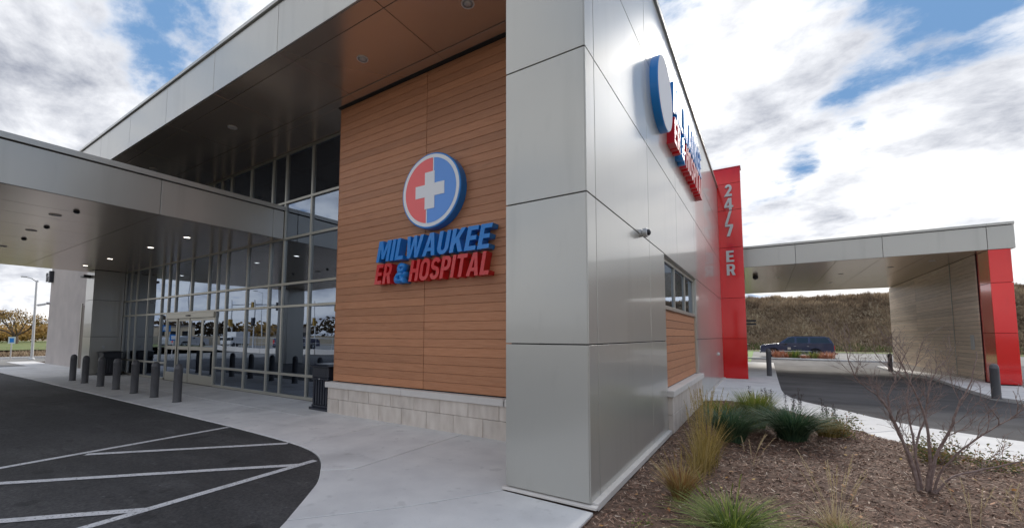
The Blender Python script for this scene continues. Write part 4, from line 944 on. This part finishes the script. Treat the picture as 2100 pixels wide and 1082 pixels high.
mains = [[(1.25, 6.12, 0), (1.205, 6.12, .30), (1.12, 6.11, .62), (1.00, 6.10, .93), (.80, 6.1, 1.15), (.73, 6.1, 1.48)],
         [(1.26, 6.14, 0), (1.18, 6.16, .40), (1.09, 6.18, .72), (1.08, 6.22, .95), (1.16, 6.25, 1.18), (1.25, 6.3, 1.42)],
         [(1.28, 6.16, 0), (1.25, 6.2, .45), (1.24, 6.3, .85), (1.29, 6.36, 1.15), (1.37, 6.4, 1.38)],
         [(1.31, 6.15, 0), (1.33, 6.05, .40), (1.30, 5.98, .80), (1.20, 5.9, 1.10), (1.13, 5.85, 1.32)],
         [(1.33, 6.17, 0), (1.40, 6.2, .35), (1.53, 6.22, .66), (1.60, 6.25, .88), (1.72, 6.3, 1.15), (1.78, 6.32, 1.45)],
         [(1.34, 6.13, 0), (1.42, 6.05, .30), (1.60, 6.0, .58), (1.80, 5.98, .78), (1.98, 5.95, .98)],
         [(1.35, 6.12, 0), (1.50, 6.1, .22), (1.80, 6.15, .35), (2.15, 6.2, .50), (2.45, 6.3, .62)],
         [(1.27, 6.18, 0), (1.30, 6.4, .4), (1.42, 6.5, .75), (1.47, 6.55, 1.05), (1.58, 6.6, 1.3)]]
for mi_, pts in enumerate(mains):
    P_ = [Vector(p) for p in pts]; fine = []
    for i in range(len(P_)-1):
        p_1 = P_[max(i-1, 0)]; p3 = P_[min(i+2, len(P_)-1)]
        for k in range(4):
            t = k/4; a, b_, c, d = p_1, P_[i], P_[i+1], p3
            fine.append(.5*((2*b_)+(c-a)*t+(2*a-5*b_+4*c-d)*t*t+(3*b_-a-3*c+d)*t**3)+Vector((random.gauss(0, .004), random.gauss(0, .004), 0)))
    fine.append(P_[-1])
    q = MB(); r0 = .0175 if mi_ in (0, 3, 4) else .0125
    stick(q, fine, r0, .0028, 8)
    nseg = len(fine)
    for i in range(int(nseg*.28), nseg):
        if random.random() < .6:
            nd = (fine[i]-fine[i-1]).normalized(); ax_ = Vector((random.gauss(0, .5), random.gauss(0, 1), random.gauss(0, .5))).normalized()
            nd.rotate(Matrix.Rotation(random.choice((-1, 1))*random.uniform(.4, .9), 3, ax_)); nd.z += .1; nd.normalize()
            grow(q, fine[i], nd, random.uniform(.16, .38), .0042, 2 if random.random() < .55 else 1, 4)
    child(q.build('stem', BARK, fix=False, smooth=True), bs)

# mulch bed with loose chips
bed = [(-1.36, -2.5), (-1.36, 12.0), (-.75, 11.95), (-.15, 11.7), (.42, 10.95), (.92, 10.1), (1.28, 9.35), (1.63, 8.73), (2.05, 8.3), (2.75, 8.1), (3.9, 7.55), (5.5, 7.15), (9, 6.75), (9, -2.5)]
def inside(x, y):
    c = False; n = len(bed)
    for i in range(n):
        x1, y1 = bed[i]; x2, y2 = bed[(i+1) % n]
        if (y1 > y) != (y2 > y) and x < (x2-x1)*(y-y1)/(y2-y1)+x1: c = not c
    return c
from mathutils import noise as mn
def mh(x, y):
    e_ = min(1, max(0, (x+1.40)/.5)); return -.035+.05*e_+.05*e_*(mn.noise(Vector((x*.9, y*.9, 0)))+.2)*.6+.022*mn.noise(Vector((x*5, y*5, 3)))
q = MB(); vs = []; nx_, ny_ = 130, 190
X0, X1, Y0, Y1 = -1.365, 9, -2.5, 12.05
idx = {}
for j in range(ny_+1):
    for i in range(nx_+1):
        x = X0+(X1-X0)*(i/nx_)**1.3; y = Y0+(Y1-Y0)*j/ny_
        idx[(i, j)] = len(vs); vs.append((x, y, mh(x, y)))
fs = []
for j in range(ny_):
    for i in range(nx_):
        c = [vs[idx[t]] for t in ((i, j), (i+1, j), (i+1, j+1), (i, j+1))]
        if inside(sum(p[0] for p in c)/4, sum(p[1] for p in c)/4): fs.append((idx[(i, j)], idx[(i+1, j)], idx[(i+1, j+1)], idx[(i, j+1)]))
        else: fs.append((idx[(i, j)], idx[(i+1, j)], idx[(i+1, j+1)], idx[(i, j+1)])) if False else None
fs = [f for f in fs if f]
q.add(vs, fs); tag(q.build('mulch_bed', SOIL, smooth=True), kind='structure')
q = MB(); q.tone = []; cnt = 0
while cnt < 42000:
    d = random.random()**.75; x = random.uniform(-1.35, 4.2); y = 2.2+d*9.8
    if not inside(x, y) or abs(x-.85) > .6*y+1.2: continue
    near = max(0.4, y/6); L_ = random.uniform(.018, .06)*(1 if random.random() < .93 else 2.0); wd = random.uniform(.005, .014)
    a = random.uniform(0, 2*pi); tl = random.gauss(0, .28); rl = random.gauss(0, .4); c = Vector((x, y, mh(x, y)+random.uniform(.002, .016)))
    u = Vector((cos(a)*cos(tl), sin(a)*cos(tl), sin(tl)))*L_/2; v = Vector((-sin(a)*cos(rl), cos(a)*cos(rl), sin(rl)))*wd/2; k = random.uniform(-.3, .3)
    q.add([c-u-v, c-u+v, c+u*(1+k)+v*.5, c+u-v], [(0, 1, 2, 3)]); q.tone.append(min(1, abs(random.gauss(.30, .26)))); cnt += 1
tag(q.build('mulch_chips', CHIPS, fix=False), 'brown shredded wood mulch lying over the planting bed', 'mulch', kind='stuff')

LEAF_L = chip_mat('fallen_leaf', [(.30, .10, .03), (.45, .22, .05), (.50, .36, .10)], .7)
q = MB(); q.tone = []
while len(q.tone) < 170:
    y = 2.6+random.random()**.8*9; x = random.uniform(-1.3, 4)
    if not inside(x, y): continue
    c = Vector((x, y, mh(x, y)+.022)); a = random.uniform(0, 6.28); u = Vector((cos(a), sin(a), random.gauss(0, .3)))*random.uniform(.015, .032); v = Vector((-sin(a), cos(a), random.gauss(0, .3)))*.016
    q.add([c-u, c+v, c+u, c-v], [(0, 1, 2, 3)]); q.tone.append(random.random())
tag(q.build('leaf_litter', LEAF_L, fix=False), 'small fallen orange and yellow leaves scattered over the mulch', 'leaves', kind='stuff')

# ------------------------------------------------------------------ hill and rear car park
def hill_h(x, y):
    base = gz(y)-.1; t = min(1, max(0, (y-68)/16)); t = t*t*(3-2*t)
    return base+t*(7.9+.8*mn.noise(Vector((x*.06, y*.06, 1)))+.35*mn.noise(Vector((x*.3, y*.3, 5))))
sheet('hill', -60, 130, 66.5, 130, 95, 40, HILLM, 0, hill_h)
ysheet('verge', [-60, 130], [63.5, 68.2], GRASSM, -.06)
q = MB(); q.tone = []
for i in range(64000):
    x = random.uniform(-9, 48); y = 68.5+20*random.random()**1.0; z = hill_h(x, y)-.05; cl = mn.noise(Vector((x*.22, y*.3, 0)))*.5+.5; cl2 = mn.noise(Vector((x*.9, y*.9, 4)))*.5+.5
    h = (.22+.75*cl2*random.random())*(1+.3*(y > 82)); a = random.uniform(0, pi); wd = random.uniform(.04, .12); lx = random.gauss(0, .18)
    v = Vector((cos(a), sin(a), 0))*wd; p = Vector((x, y, z))
    q.add([p-v, p+v, p+Vector((lx, random.gauss(0, .12), h))], [(0, 1, 2)])
    tn = .05+.62*cl+.6*(cl2-.5)+.2*(mn.noise(Vector((x*.07, y*.12, 9))))+random.gauss(0, .10)
    if y < 71 and random.random() < .6: tn = 1.0
    q.tone.append(min(1 if tn == 1.0 else .82, max(0, tn)))
tag(q.build('hillside_brush', BRUSH, fix=False), 'dry brown brush and tall grass covering the embankment', 'brush', kind='stuff')
SX = [-2.2, 1.0, 4.6, 7.9, 9.6, 13.0, 17.5, 23.0, 31.0]; ORD = ['leftmost', 'second', 'third', 'fourth', 'fifth', 'sixth', 'seventh', 'eighth', 'rightmost']
for i in range(9):
    x = SX[i]; y = 83+random.uniform(-1, 2); q = MB(); q.tone = []
    for k in range(60):
        d = Vector((random.gauss(0, .3), random.gauss(0, .3), random.uniform(.5, 1))).normalized()*random.uniform(.7, 1.6); a = random.uniform(0, pi); v = Vector((cos(a), sin(a), 0))*.025; q.add([-v, v, d], [(0, 1, 2)]); q.tone.append(random.uniform(.0, .5))
    o = q.build('hilltop_shrub', BRUSH, fix=False); o.location = (x, y, hill_h(x, y)-.05); tag(o, ORD[i]+(' ' if i in (0, 8) else ' from the left of the ')+'bare twiggy shrub'+('' if i in (0, 8) else 's')+' on the crest of the embankment', 'shrub', 'twiggy shrubs along the hill crest')
# parking island
isl = MB(); P_ = [(0.9+3.9*.5*(1+cos(t)*1.0)-.3, 44.4+.9*sin(t)) for t in [2*pi*i/24 for i in range(24)]]
isl.prism(P_, gz(40)-.2, gz(40)+.03); tag(isl.build('parking_island', CONC), 'low concrete kerbed island in front of the dark car', 'island')
def tuft(x, y, m, label, h, R, n):
    q = MB(); q.tone = []; blades(q, q.tone, n, (0, 0, 0), h, R, .3, .035, seg=3, rad=R*.7); o = q.build('island_grass', m, fix=False); o.location = (x, y, gz(y)+.03); tag(o, label, 'grass', 'grass clumps on the parking island')
for x, m, l, h in ((.95, REDB, 'reddish grass clump at the left end of the parking island', .75), (1.6, REDB, 'orange-red clump left of the first green one on the island', .6), (2.15, G_GREEN, 'left green clump on the parking island', .8), (2.8, REDB, 'short reddish clump in the middle of the island', .35), (3.35, G_GREEN, 'right green clump on the parking island', .65), (3.95, REDB, 'red-orange clump near the right end of the island', .55), (4.4, REDB, 'last reddish clump at the right end of the island', .7)):
    tuft(x-.2, 44.4+random.uniform(-.2, .2), m, l, h*.9, .55, 150)
# painted bay lines at the back
bk = thing('bay_markings', 'pale painted bay lines on the rear car park', 'road marking', loc=(2, 40, gz(40)-.08))
for x0, x1, y0, y1 in ((-1.2, 0.05, 34.3, 34.55), (-.9, 12, 50.6, 50.75), (4.0, 14, 57, 57.15), (-1.6, 20, 66.2, 66.5), (5.2, 11, 46.5, 46.65)):
    child(MB().add([(x0, y0, gz(y0)-.088), (x1, y0, gz(y0)-.088), (x1, y1, gz(y1)-.088), (x0, y1, gz(y1)-.088)], [(0, 1, 2, 3)]).build('stripe', PAINT), bk)
q = MB(); q.box((-1.9, 42.9, gz(40)-.1), (11, 43.15, gz(40)+.03), .02); tag(q.build('kerb', CONC), kind='structure')
q = MB(); q.add([(-3.5, 33.5, gz(33)-.075), (-1.0, 33.5, gz(33)-.075), (-1.5, 68, gz(40)-.075), (-9, 68, gz(40)-.075)], [(0, 1, 2, 3)]); tag(q.build('lawn', mat('green_lawn', (.10, .20, .03), .9, var=(.16, .27, .05), vscale=1.5)), kind='structure')

# ------------------------------------------------------------------ dark SUV
def vehicle(name, label, cat, loc, Ln, Hh, Wd, paint, wagon=True, rz=0, group=None):
    t = thing(name, label, cat, group, loc); t.rotation_euler.z = rz
    def lp(b_, n, m, **k): o = b_.build(n, m, **k); o.parent = t; return o
    # side profile, nose at x=0
    L_, H_ = Ln, Hh
    lower = [(.02, .42), (.0, .75), (.04, 1.04), (.28, 1.16), (1.40, 1.28), (1.60, 1.32), (L_-.06, 1.32), (L_-.01, 1.0), (L_, .55), (L_-.05, .38)]
    wh = [(1.02, .40), (L_-1.32, .40)]; R_ = .47
    pts = lower[:]
    for cxw, cz in wh[::-1]:
        pts += [(cxw+R_*cos(a), max(.36, cz+R_*sin(a))) for a in [pi*i/10 for i in range(11)]]
    n = len(pts); q = MB(); hw = Wd/2
    sec = [(hw-.07, .0), (hw, .0)]
    def ring(y, sc): return [(x if sc == 1 else (x-L_/2)*sc+L_/2, y, z if sc == 1 else (z-.8)*sc+.8) for x, z in pts]
    rings = [ring(-hw, .985), ring(-hw+.06, 1), ring(hw-.06, 1), ring(hw, .985)]
    vs = [v for r in rings for v in r]; fs = [tuple(range(n)), tuple(range(3*n, 4*n))]
    for k in range(3): fs += [(k*n+i, k*n+(i+1) % n, (k+1)*n+(i+1) % n, (k+1)*n+i) for i in range(n)]
    q.add(vs, fs); lp(q, 'body', paint)
    # cabin
    if wagon: cab = [(1.50, 1.31), (2.22, H_-.06), (2.50, H_), (L_-.60, H_-.01), (L_-.34, H_-.09), (L_-.08, 1.31)]
    else: cab = [(1.35, 1.1), (2.1, H_-.04), (2.4, H_), (L_-1.5, H_), (L_-1.2, H_-.05), (L_-.6, 1.12)]
    q = MB(); m_ = len(cab); q.add([(x, s*(hw-.03-.16*(z-1.1)/(H_-1.1)), z) for s in (-1, 1) for x, z in cab], [tuple(range(m_)), tuple(range(m_, 2*m_))]+[(i, (i+1) % m_, m_+(i+1) % m_, m_+i) for i in range(m_)]); lp(q, 'cabin', paint)
    def side_glass(x0b, x1b, x0t, x1t, zb=1.22, zt=None):
        zt = zt or H_-.13
        for s in (-1, 1):
            f = lambda z: s*(hw-.03-.16*(z-1.1)/(H_-1.1)+.006)
            o = MB().add([(x0b, f(zb), zb), (x1b, f(zb), zb), (x1t, f(zt), zt), (x0t, f(zt), zt), (x0b, f(zb)-s*.02, zb), (x1b, f(zb)-s*.02, zb), (x1t, f(zt)-s*.02, zt), (x0t, f(zt)-s*.02, zt)], [(0, 1, 2, 3), (4, 5, 6, 7), (0, 1, 5, 4), (1, 2, 6, 5), (2, 3, 7, 6), (3, 0, 4, 7)]); lp(o, 'side_window', CGLASS)
    if wagon: side_glass(1.82, 2.70, 2.30, 2.70, 1.34, H_-.10); side_glass(2.84, 3.70, 2.84, 3.70, 1.34, H_-.10); side_glass(3.86, L_-.26, 3.86, L_-.46, 1.34, H_-.10)
    else: side_glass(1.6, 2.5, 2.15, 2.5); side_glass(2.56, 3.3, 2.56, 3.1)
    q = MB(); a0, a1 = cab[0], cab[1]; g = .03
    q.add([(a0[0]+.07, -hw+.12, a0[1]+.07+g), (a0[0]+.07, hw-.12, a0[1]+.07+g), (a1[0]-.08, hw-.22, a1[1]-.07+g), (a1[0]-.08, -hw+.22, a1[1]-.07+g)], [(0, 1, 2, 3)]); lp(q, 'windscreen', CGLASS)
    for cxw, cz in wh:
        for s in (-1, 1):
            q = MB(); q.lathe((cxw, s*(hw-.13), cz), [(.26, -.11), (.37, -.12), (.40, -.09), (.40, .09), (.37, .12), (.26, .11)], 24, axis='y'); tyre = lp(q, 'tyre', BLACK)
            q = MB(); q.lathe((cxw, s*(hw-.13), cz), [(.25, -.10), (.25, .10)], 20, axis='y'); q.lathe((cxw, s*(hw-.03), cz), [(.07, -.02), (.05, .02)], 10, axis='y')
            for k in range(5):
                a = 2*pi*k/5; q.tube((cxw, s*(hw-.02), cz), (cxw+.23*cos(a), s*(hw-.03), cz+.23*sin(a)), .03, .025, 6)
            lp(q, 'rim', GALV)
            q = MB(); q.box((cxw-.46, s*(hw-.30), cz-.06), (cxw+.46, s*(hw-.29), cz+.46)); lp(q, 'wheel_arch', DARK)
    for s in (-1, 1):
        lp(MB().box((-.012, s*(hw-.42), .78), (.05, s*(hw-.07), .96), .02), 'headlight', WHITE); lp(MB().box((L_-.05, s*(hw-.22), .72), (L_+.012, s*(hw-.02), 1.12), .02), 'tail_light', RED)
        lp(MB().box((1.95, s*(hw-.02), 1.14), (2.12, s*(hw+.17), 1.30), .03), 'mirror', BLACK)
        lp(MB().box((1.5, s*(hw-.01), .56), (3.95, s*(hw+.012), .60), .006), 'side_moulding', WHITE)
        lp(MB().box((1.55, s*(hw-.06), .30), (L_-1.85, s*(hw+.02), .36), .02), 'running_board', BLACK)
        if wagon: lp(MB().box((2.7, s*(hw-.32), H_+.012), (L_-.8, s*(hw-.28), H_+.05), .008), 'roof_rail', BLACK)
        for hx_ in (2.62, 3.6): lp(MB().box((hx_, s*(hw-.005), 1.02), (hx_+.16, s*(hw+.018), 1.05), .006), 'door_handle', GALV)
        for hx_ in (1.72, 2.77, 3.78): lp(MB().box((hx_, s*(hw-.02), .45), (hx_+.01, s*(hw+.0015), 1.17), 0), 'door_seam', DARK)
    lp(MB().box((-.06, -hw+.06, .38), (.10, hw-.06, .60), .04), 'front_bumper', GALV); lp(MB().box((L_-.10, -hw+.06, .36), (L_+.09, hw-.06, .56), .04), 'rear_bumper', BLACK)
    lp(MB().box((-.02, -.5, .72), (.02, .5, .95), .01), 'grille', BLACK)
    lp(MB().box((L_+.05, -.06, .34), (L_+.3, .06, .44), .01), 'tow_hitch', BLACK)
    if wagon: lp(MB().box((2.15, -hw-.012, .72), (2.38, -hw+.002, .92), .004), 'door_badge', STONE)
    return t
CARP = mat('dark_blue_paint', (0.035, 0.045, 0.10), 0.22, 0.4, coat=1.0)
WHP = mat('white_paint', (0.7, 0.7, 0.7), 0.3, coat=.5); SLP = mat('silver_paint', (0.4, 0.41, 0.43), 0.3, .6, coat=.5)
vehicle('parked_car', 'long dark blue estate off-roader parked behind the grassy island', 'car', (-0.55, 49.0, gz(49)-.09), 5.56, 1.92, 2.0, CARP)
vehicle('parked_car', 'white car half hidden at the right picture edge behind the red pillar', 'car', (22.6, 58.0, gz(49)-.095), 4.7, 1.5, 1.85, WHP, wagon=False)

# ------------------------------------------------------------------ left distance
pl = thing('street_lamp', 'tall grey street lamp with a single arm at the left edge', 'street lamp', loc=(-39.2, 6.7, 0))
q = MB(); q.tube((-39.2, 6.72, -.05), (-39.2, 6.66, 5.0), .075, .05, 14); child(q.build('pole', GALV, smooth='auto'), pl)
q = MB(); q.tube((-39.2, 6.66, 4.95), (-39.2, 6.45, 5.12), .035); q.tube((-39.2, 6.45, 5.12), (-39.2, 6.2, 5.2), .03); child(q.build('arm', GALV), pl)
q = MB(); q.box((-39.3, 5.95, 5.17), (-39.1, 6.25, 5.25), .03); child(q.build('lamp_head', GALV), pl)
q = MB(); q.lathe((-39.2, 6.72, -.05), [(.15, 0), (.15, .08), (.09, .14)], 14); child(q.build('base', GALV), pl)
q = MB(); q.tube((-39.2, 6.68, 4.97), (-39.2, 6.72, 5.0), .06); child(q.build('cap', GALV), pl)
def board_sign(loc, h, label, face, s=.34, group=None, rz=0):
    t = thing('parking_sign', label, 'sign', group, loc); t.rotation_euler.z = rz
    o = MB().box((-.03, -.03, -.05), (.03, .03, h), .004).build('post', CAP, t)
    o = MB().box((.03, -s/2, h-.42), (.04, s/2, h), .003).build('plate', face[0], t); o = MB().box((.041, -s*.30, h-.34), (.046, s*.30, h-.08), .002).build('symbol', face[1], t)
    return t
SGR = mat('sign_pale', (.62, .74, .70), .5)
board_sign((-38.7, 5.73, 0), 1.42, 'small white and blue parking sign on a thin post at the left edge', (SGR, BLUE), .30, rz=radians(-10))
ysheet('lawn_strip', [-120, -52], [-10, 30], GRASSM, 0.35)
q = MB(); q.box((-52.5, -10, -.16), (-41.4, 24, -.02)); tag(q.build('verge_bank', FIELD), kind='structure')
q = MB(); q.box((-41.39, -.5, -.16), (-41.2, 24, .10), .02); tag(q.build('street_kerb', CONC), kind='structure')
q = MB(); q.tone = []
for i in range(9000):
    x = random.uniform(-60, -42.5); y = random.uniform(2, 16); h = random.uniform(.12, .42)*(.4+1.0*(mn.noise(Vector((x*.5, y*.5, 0)))*.5+.5)); a = random.uniform(0, pi); v = Vector((cos(a), sin(a), 0))*.06; p = Vector((x, y, -.05))
    q.add([p-v, p+v, p+Vector((random.gauss(0, .1), random.gauss(0, .1), h))], [(0, 1, 2)]); q.tone.append(random.uniform(0, .85))
tag(q.build('verge_brush', BRUSH, fix=False), 'low dry brush on the verge behind the left parking sign', 'brush', kind='stuff')
def bush(x, y, z, R, Hh, m, label, n, leaf, group, name='bush'):
    q = MB(); q.tone = []
    for i in range(n):
        u = Vector((random.gauss(0, 1), random.gauss(0, 1), random.gauss(0, 1))).normalized()*random.random()**.4; lump = .75+.5*mn.noise(u*2+Vector((x, y, 0)))
        c = Vector((u.x*R*lump, u.y*R*lump, Hh*.5+u.z*Hh*.5*lump)); a = Vector((random.gauss(0, 1), random.gauss(0, 1), random.gauss(0, 1))).normalized()*leaf; b_ = a.orthogonal()*.7
        q.add([c-a, c+b_, c+a, c-b_], [(0, 1, 2, 3)]); q.tone.append(min(1, max(0, .5+random.gauss(0, .25)+.2*u.z)))
    o = q.build(name, m, fix=False); o.location = (x, y, z); return tag(o, label, 'bush', group)
bl_ = ['rust bush far left under the bare-branched tree', 'gold bush left of the tree trunk', 'low gold bush beneath the tree', 'gold bush behind the lamp post', 'bright gold bush against the stucco corner', 'dark bush at the far left horizon']
for i, (y, R, h, m) in enumerate(((8.2, 4, 2.6, REDB), (11.5, 4.5, 3.0, GOLDL), (14.5, 4, 2.4, GOLDL), (17.5, 4.5, 3.6, GOLDL), (21.5, 5, 4.2, GOLDL), (4.5, 4, 2.6, TRL))):
    bush(-96-2*i, y, .2, R, h, m, bl_[i], 1500, .18, 'autumn bushes beyond the lawn')
# autumn tree
tr = thing('autumn_tree', 'spreading autumn tree with thin orange foliage behind the street lamp', 'tree', loc=(-88, 13.3, .3))
q = MB(); lv = MB(); lv.tone = []
def tgrow(p, d, L_, r, lev):
    K = 5; pts = [p]; dd = d.copy()
    for i in range(K):
        dd = (dd+Vector((random.gauss(0, .12), random.gauss(0, .12), random.gauss(0, .06)))).normalized(); pts.append(pts[-1]+dd*L_/K)
    stick(q, pts, r, r*.55, 5)
    if lev <= 1:
        for k in range(5):
            c = pts[random.randint(1, K)]+Vector((random.gauss(0, .32), random.gauss(0, .32), random.gauss(0, .2))); a = Vector((random.gauss(0, 1), random.gauss(0, 1), random.gauss(0, 1))).normalized()*.10; b_ = a.orthogonal()*.7
            lv.add([c-a, c+b_, c+a, c-b_], [(0, 1, 2, 3)]); lv.tone.append(random.random())
    if lev == 0: return
    for i in range(3 if lev > 1 else 4):
        nd = dd.copy(); nd.rotate(Matrix.Rotation(random.uniform(.3, .8)*random.choice((-1, 1)), 3, Vector((random.gauss(0, 1), random.gauss(0, 1), random.gauss(0, .3))).normalized())); nd.z = abs(nd.z)*.8+.12; nd.normalize()
        tgrow(pts[-1-(i % 2)], nd, L_*random.uniform(.62, .82), r*.6, lev-1)
for k in range(6):
    a = 2*pi*k/6+random.uniform(-.3, .3); tgrow(Vector((0, 0, .9)), Vector((cos(a)*.8, sin(a)*.8, .8)).normalized(), 1.75, .13, 3)
stick(q, [Vector((0, 0, -.3)), Vector((.05, 0, .4)), Vector((0, 0, 1.0))], .38, .30, 8)
q.build('trunk', TREEB, tr, fix=False); lv.build('crown', GOLDL, tr, fix=False)

# ------------------------------------------------------------------ across the car park: what the entrance glass mirrors
mw = thing('street_wall', 'long tan concrete boundary wall along the far side of the street', 'wall', loc=(-64, -15, 0))
wp = [(-62, -3), (-66, -10), (-69, -17), (-66, -26), (-64, -36), (-62, -60)]
TAN = mat('tan_concrete', (.46, .38, .27), .85, var=(.56, .48, .36), vscale=.8)
for (x0, y0), (x1, y1) in zip(wp[:-1], wp[1:]):
    n = max(2, int(sqrt((x1-x0)**2+(y1-y0)**2)/3))
    for k in range(n):
        a = Vector((x0+(x1-x0)*k/n, y0+(y1-y0)*k/n, 0)); c = Vector((x0+(x1-x0)*(k+.97)/n, y0+(y1-y0)*(k+.97)/n, 0)); d = (c-a).normalized(); nr = Vector((-d.y, d.x, 0))*.12
        q = MB(); q.add([a-nr, c-nr, c+nr, a+nr, a-nr+Vector((0, 0, 1.35)), c-nr+Vector((0, 0, 1.35)), c+nr+Vector((0, 0, 1.35)), a+nr+Vector((0, 0, 1.35))], [(0, 3, 2, 1), (4, 5, 6, 7), (0, 1, 5, 4), (1, 2, 6, 5), (2, 3, 7, 6), (3, 0, 4, 7)]); child(q.build('wall_panel', TAN), mw)
kb = thing('car_park_kerb_wall', 'low curved pale concrete wall at the edge of the car park', 'wall', loc=(-40, -8, 0))
kp = [(-58, -13), (-50, -9.5), (-43, -7.6), (-37, -7.4), (-31, -8.6), (-28, -11), (-26.5, -15), (-26, -22), (-26, -34)]
for (x0, y0), (x1, y1) in zip(kp[:-1], kp[1:]):
    a, c = Vector((x0, y0, 0)), Vector((x1, y1, 0)); d = (c-a).normalized(); nr = Vector((-d.y, d.x, 0))*.15; c = c-d*.03
    q = MB(); hh = Vector((0, 0, .42)); q.add([a-nr, c-nr, c+nr, a+nr, a-nr+hh, c-nr+hh, c+nr+hh, a+nr+hh], [(0, 3, 2, 1), (4, 5, 6, 7), (0, 1, 5, 4), (1, 2, 6, 5), (2, 3, 7, 6), (3, 0, 4, 7)]); child(q.build('wall_length', CAP), kb)
fn = thing('railing', 'thin metal railing standing on the low pale car-park wall', 'railing', loc=(-40, -8, .42))
for (x0, y0), (x1, y1) in zip(kp[2:-1], kp[3:]):
    n = int(sqrt((x1-x0)**2+(y1-y0)**2)/1.2)
    q = MB()
    for k in range(n):
        x = x0+(x1-x0)*k/n; y = y0+(y1-y0)*k/n; child(MB().tube((x, y, .42), (x, y, 1.35), .018, n=6).build('post', GALV), fn)
    q.tube((x0, y0, 1.33), (x1, y1, 1.33), .02, n=6); q.tube((x0, y0, .9), (x1, y1, .9), .012, n=6); child(q.build('rail', GALV), fn)
sheet('opposite_street', -63, -27, -60, -14.5, 2, 2, ASPH2, -.012, lambda x, y: 0)
trk = thing('box_truck', 'white box truck on the street across the car park', 'truck', loc=(-58, -16.5, 0)); trk.rotation_euler.z = radians(60); trk.scale = (.62, .62, .62)
MB().box((0, -1.1, .7), (4.2, 1.1, 3.1), .04).build('cargo_box', WHP, trk); MB().box((4.3, -1.0, .5), (5.9, 1.0, 2.2), .15).build('cab', WHP, trk); MB().box((5.2, -1.02, 1.35), (5.92, 1.02, 2.0), .05).build('cab_window', CGLASS, trk); MB().box((0, -.9, .5), (5.8, .9, .7)).build('chassis', BLACK, trk)
for x in (1.0, 5.0):
    for s in (-1, 1): q = MB(); q.lathe((x, s*.95, .45), [(.2, -.15), (.45, -.14), (.45, .14), (.2, .15)], 18, axis='y'); q.build('wheel', BLACK, trk)
vehicle('parked_car', 'silver car on the street before the tan wall, seen in the glass', 'car', (-56, -10.8, -.03), 4.5, 1.45, 1.8, SLP, False, radians(70))
vehicle('parked_car', 'dark car on the street seen in the right-hand glass', 'car', (-42, -16, -.03), 4.6, 1.5, 1.8, CARP, False, radians(80))
YEL = mat('signal_yellow', (.30, .18, .03), .6)
for i, (x, y, h) in enumerate(((-58, -14.7, 6.0), (-50, -13.4, 5.6), (-45, -18, 5.6))):
    t = thing('traffic_signal', ['traffic signal mast with long arm near the white truck', 'yellow traffic signal on a tall post beyond the car park wall', 'traffic signal farthest right across the street', 'traffic signal mast near the entrance doors reflection'][i], 'traffic light', 'traffic signals at the junction', (x, y, 0))
    q = MB(); q.tube((0, 0, 0), (0, 0, h), .1, .06, 10); q.build('pole', GALV, t); q = MB(); q.tube((0, 0, h-.6), (1.2, -3.5, h-.3), .06, .04, 8); q.build('arm', GALV, t)
    for px2, py2, pz in ((0.1, .15, 2.6), (.8, -2.3, h-1.1)):
        MB().box((px2-.17, py2-.17, pz), (px2+.17, py2+.17, pz+.95), .03).build('signal_head', YEL if i != 1 else BLACK, t)
for i, (x, y, h) in enumerate(((-62, -11.5, 9), (-75, -28, 9))):
    t = thing('street_lamp', ['street lamp beyond the tan wall, second from the junction', 'distant street lamp right of the junction', 'street lamp beside the dark car across the street', 'farthest street lamp over the tree line'][i], 'street lamp', 'street lamps across the car park', (x, y, 0))
    q = MB(); q.tube((0, 0, 0), (0, 0, h), .1, .05, 8); q.build('pole', GALV, t); q = MB(); q.tube((0, 0, h-.1), (.3, 1.4, h+.2), .04, .03, 6); q.build('arm', GALV, t); MB().box((.2, 1.3, h+.15), (.42, 1.9, h+.28), .02).build('lamp_head', GALV, t)
board_sign((-33.5, .9, 0), 2.2, 'blue accessible parking sign by the drop-off, mirrored in the glass', (BLUE, WHITE), .5, rz=radians(20))
board_sign((-34.5, 0.1, 0), 1.6, 'second blue parking sign behind the first, mirrored in the glass', (BLUE, WHITE), .45, rz=radians(20))
for i in range(16):
    a = radians(186+i*4.4); R = 135+random.uniform(-12, 12); x, y = R*cos(a), R*sin(a)
    bush(x, y, -.2, random.uniform(8, 13), random.uniform(4.5, 8), GOLDL if i in (4, 9) else TRL, ('golden' if i in (4, 9) else 'brown')+' tree '+['at the near end', 'second along', 'third along', 'fourth along', 'fifth along', 'sixth along', 'seventh along', 'eighth along', 'ninth along', 'tenth along', 'eleventh along', 'twelfth along', 'thirteenth along', 'fourteenth along', 'fifteenth along', 'at the far end'][i]+' in the tree line mirrored in the glass', 420, .55, 'distant trees beyond the street', 'distant_tree')
for i, (x, y, wd, h) in enumerate(((-125, -30, 14, 3.4), (-130, -62, 18, 3.6), (-120, -16, 9, 3.0))):
    t = thing('far_building', ['low brown flat-roofed building beyond the tan wall', 'long low building at the right of the junction', 'small pale building left of the junction'][i], 'building', loc=(x, y, 0)); t.rotation_euler.z = radians(20)
    MB().box((0, -wd/2, 0), (6, wd/2, h), .02).build('wall', TAN if i != 1 else STUCCO, t); MB().box((-.1, -wd/2-.1, h), (6.1, wd/2+.1, h+.3), .02).build('roof', INT, t)
    for k in range(int(wd/2.4)): MB().box((5.99, -wd/2+1+k*2.4, 1.2), (6.03, -wd/2+2.4+k*2.4, 2.4)).build('window', CGLASS, t)
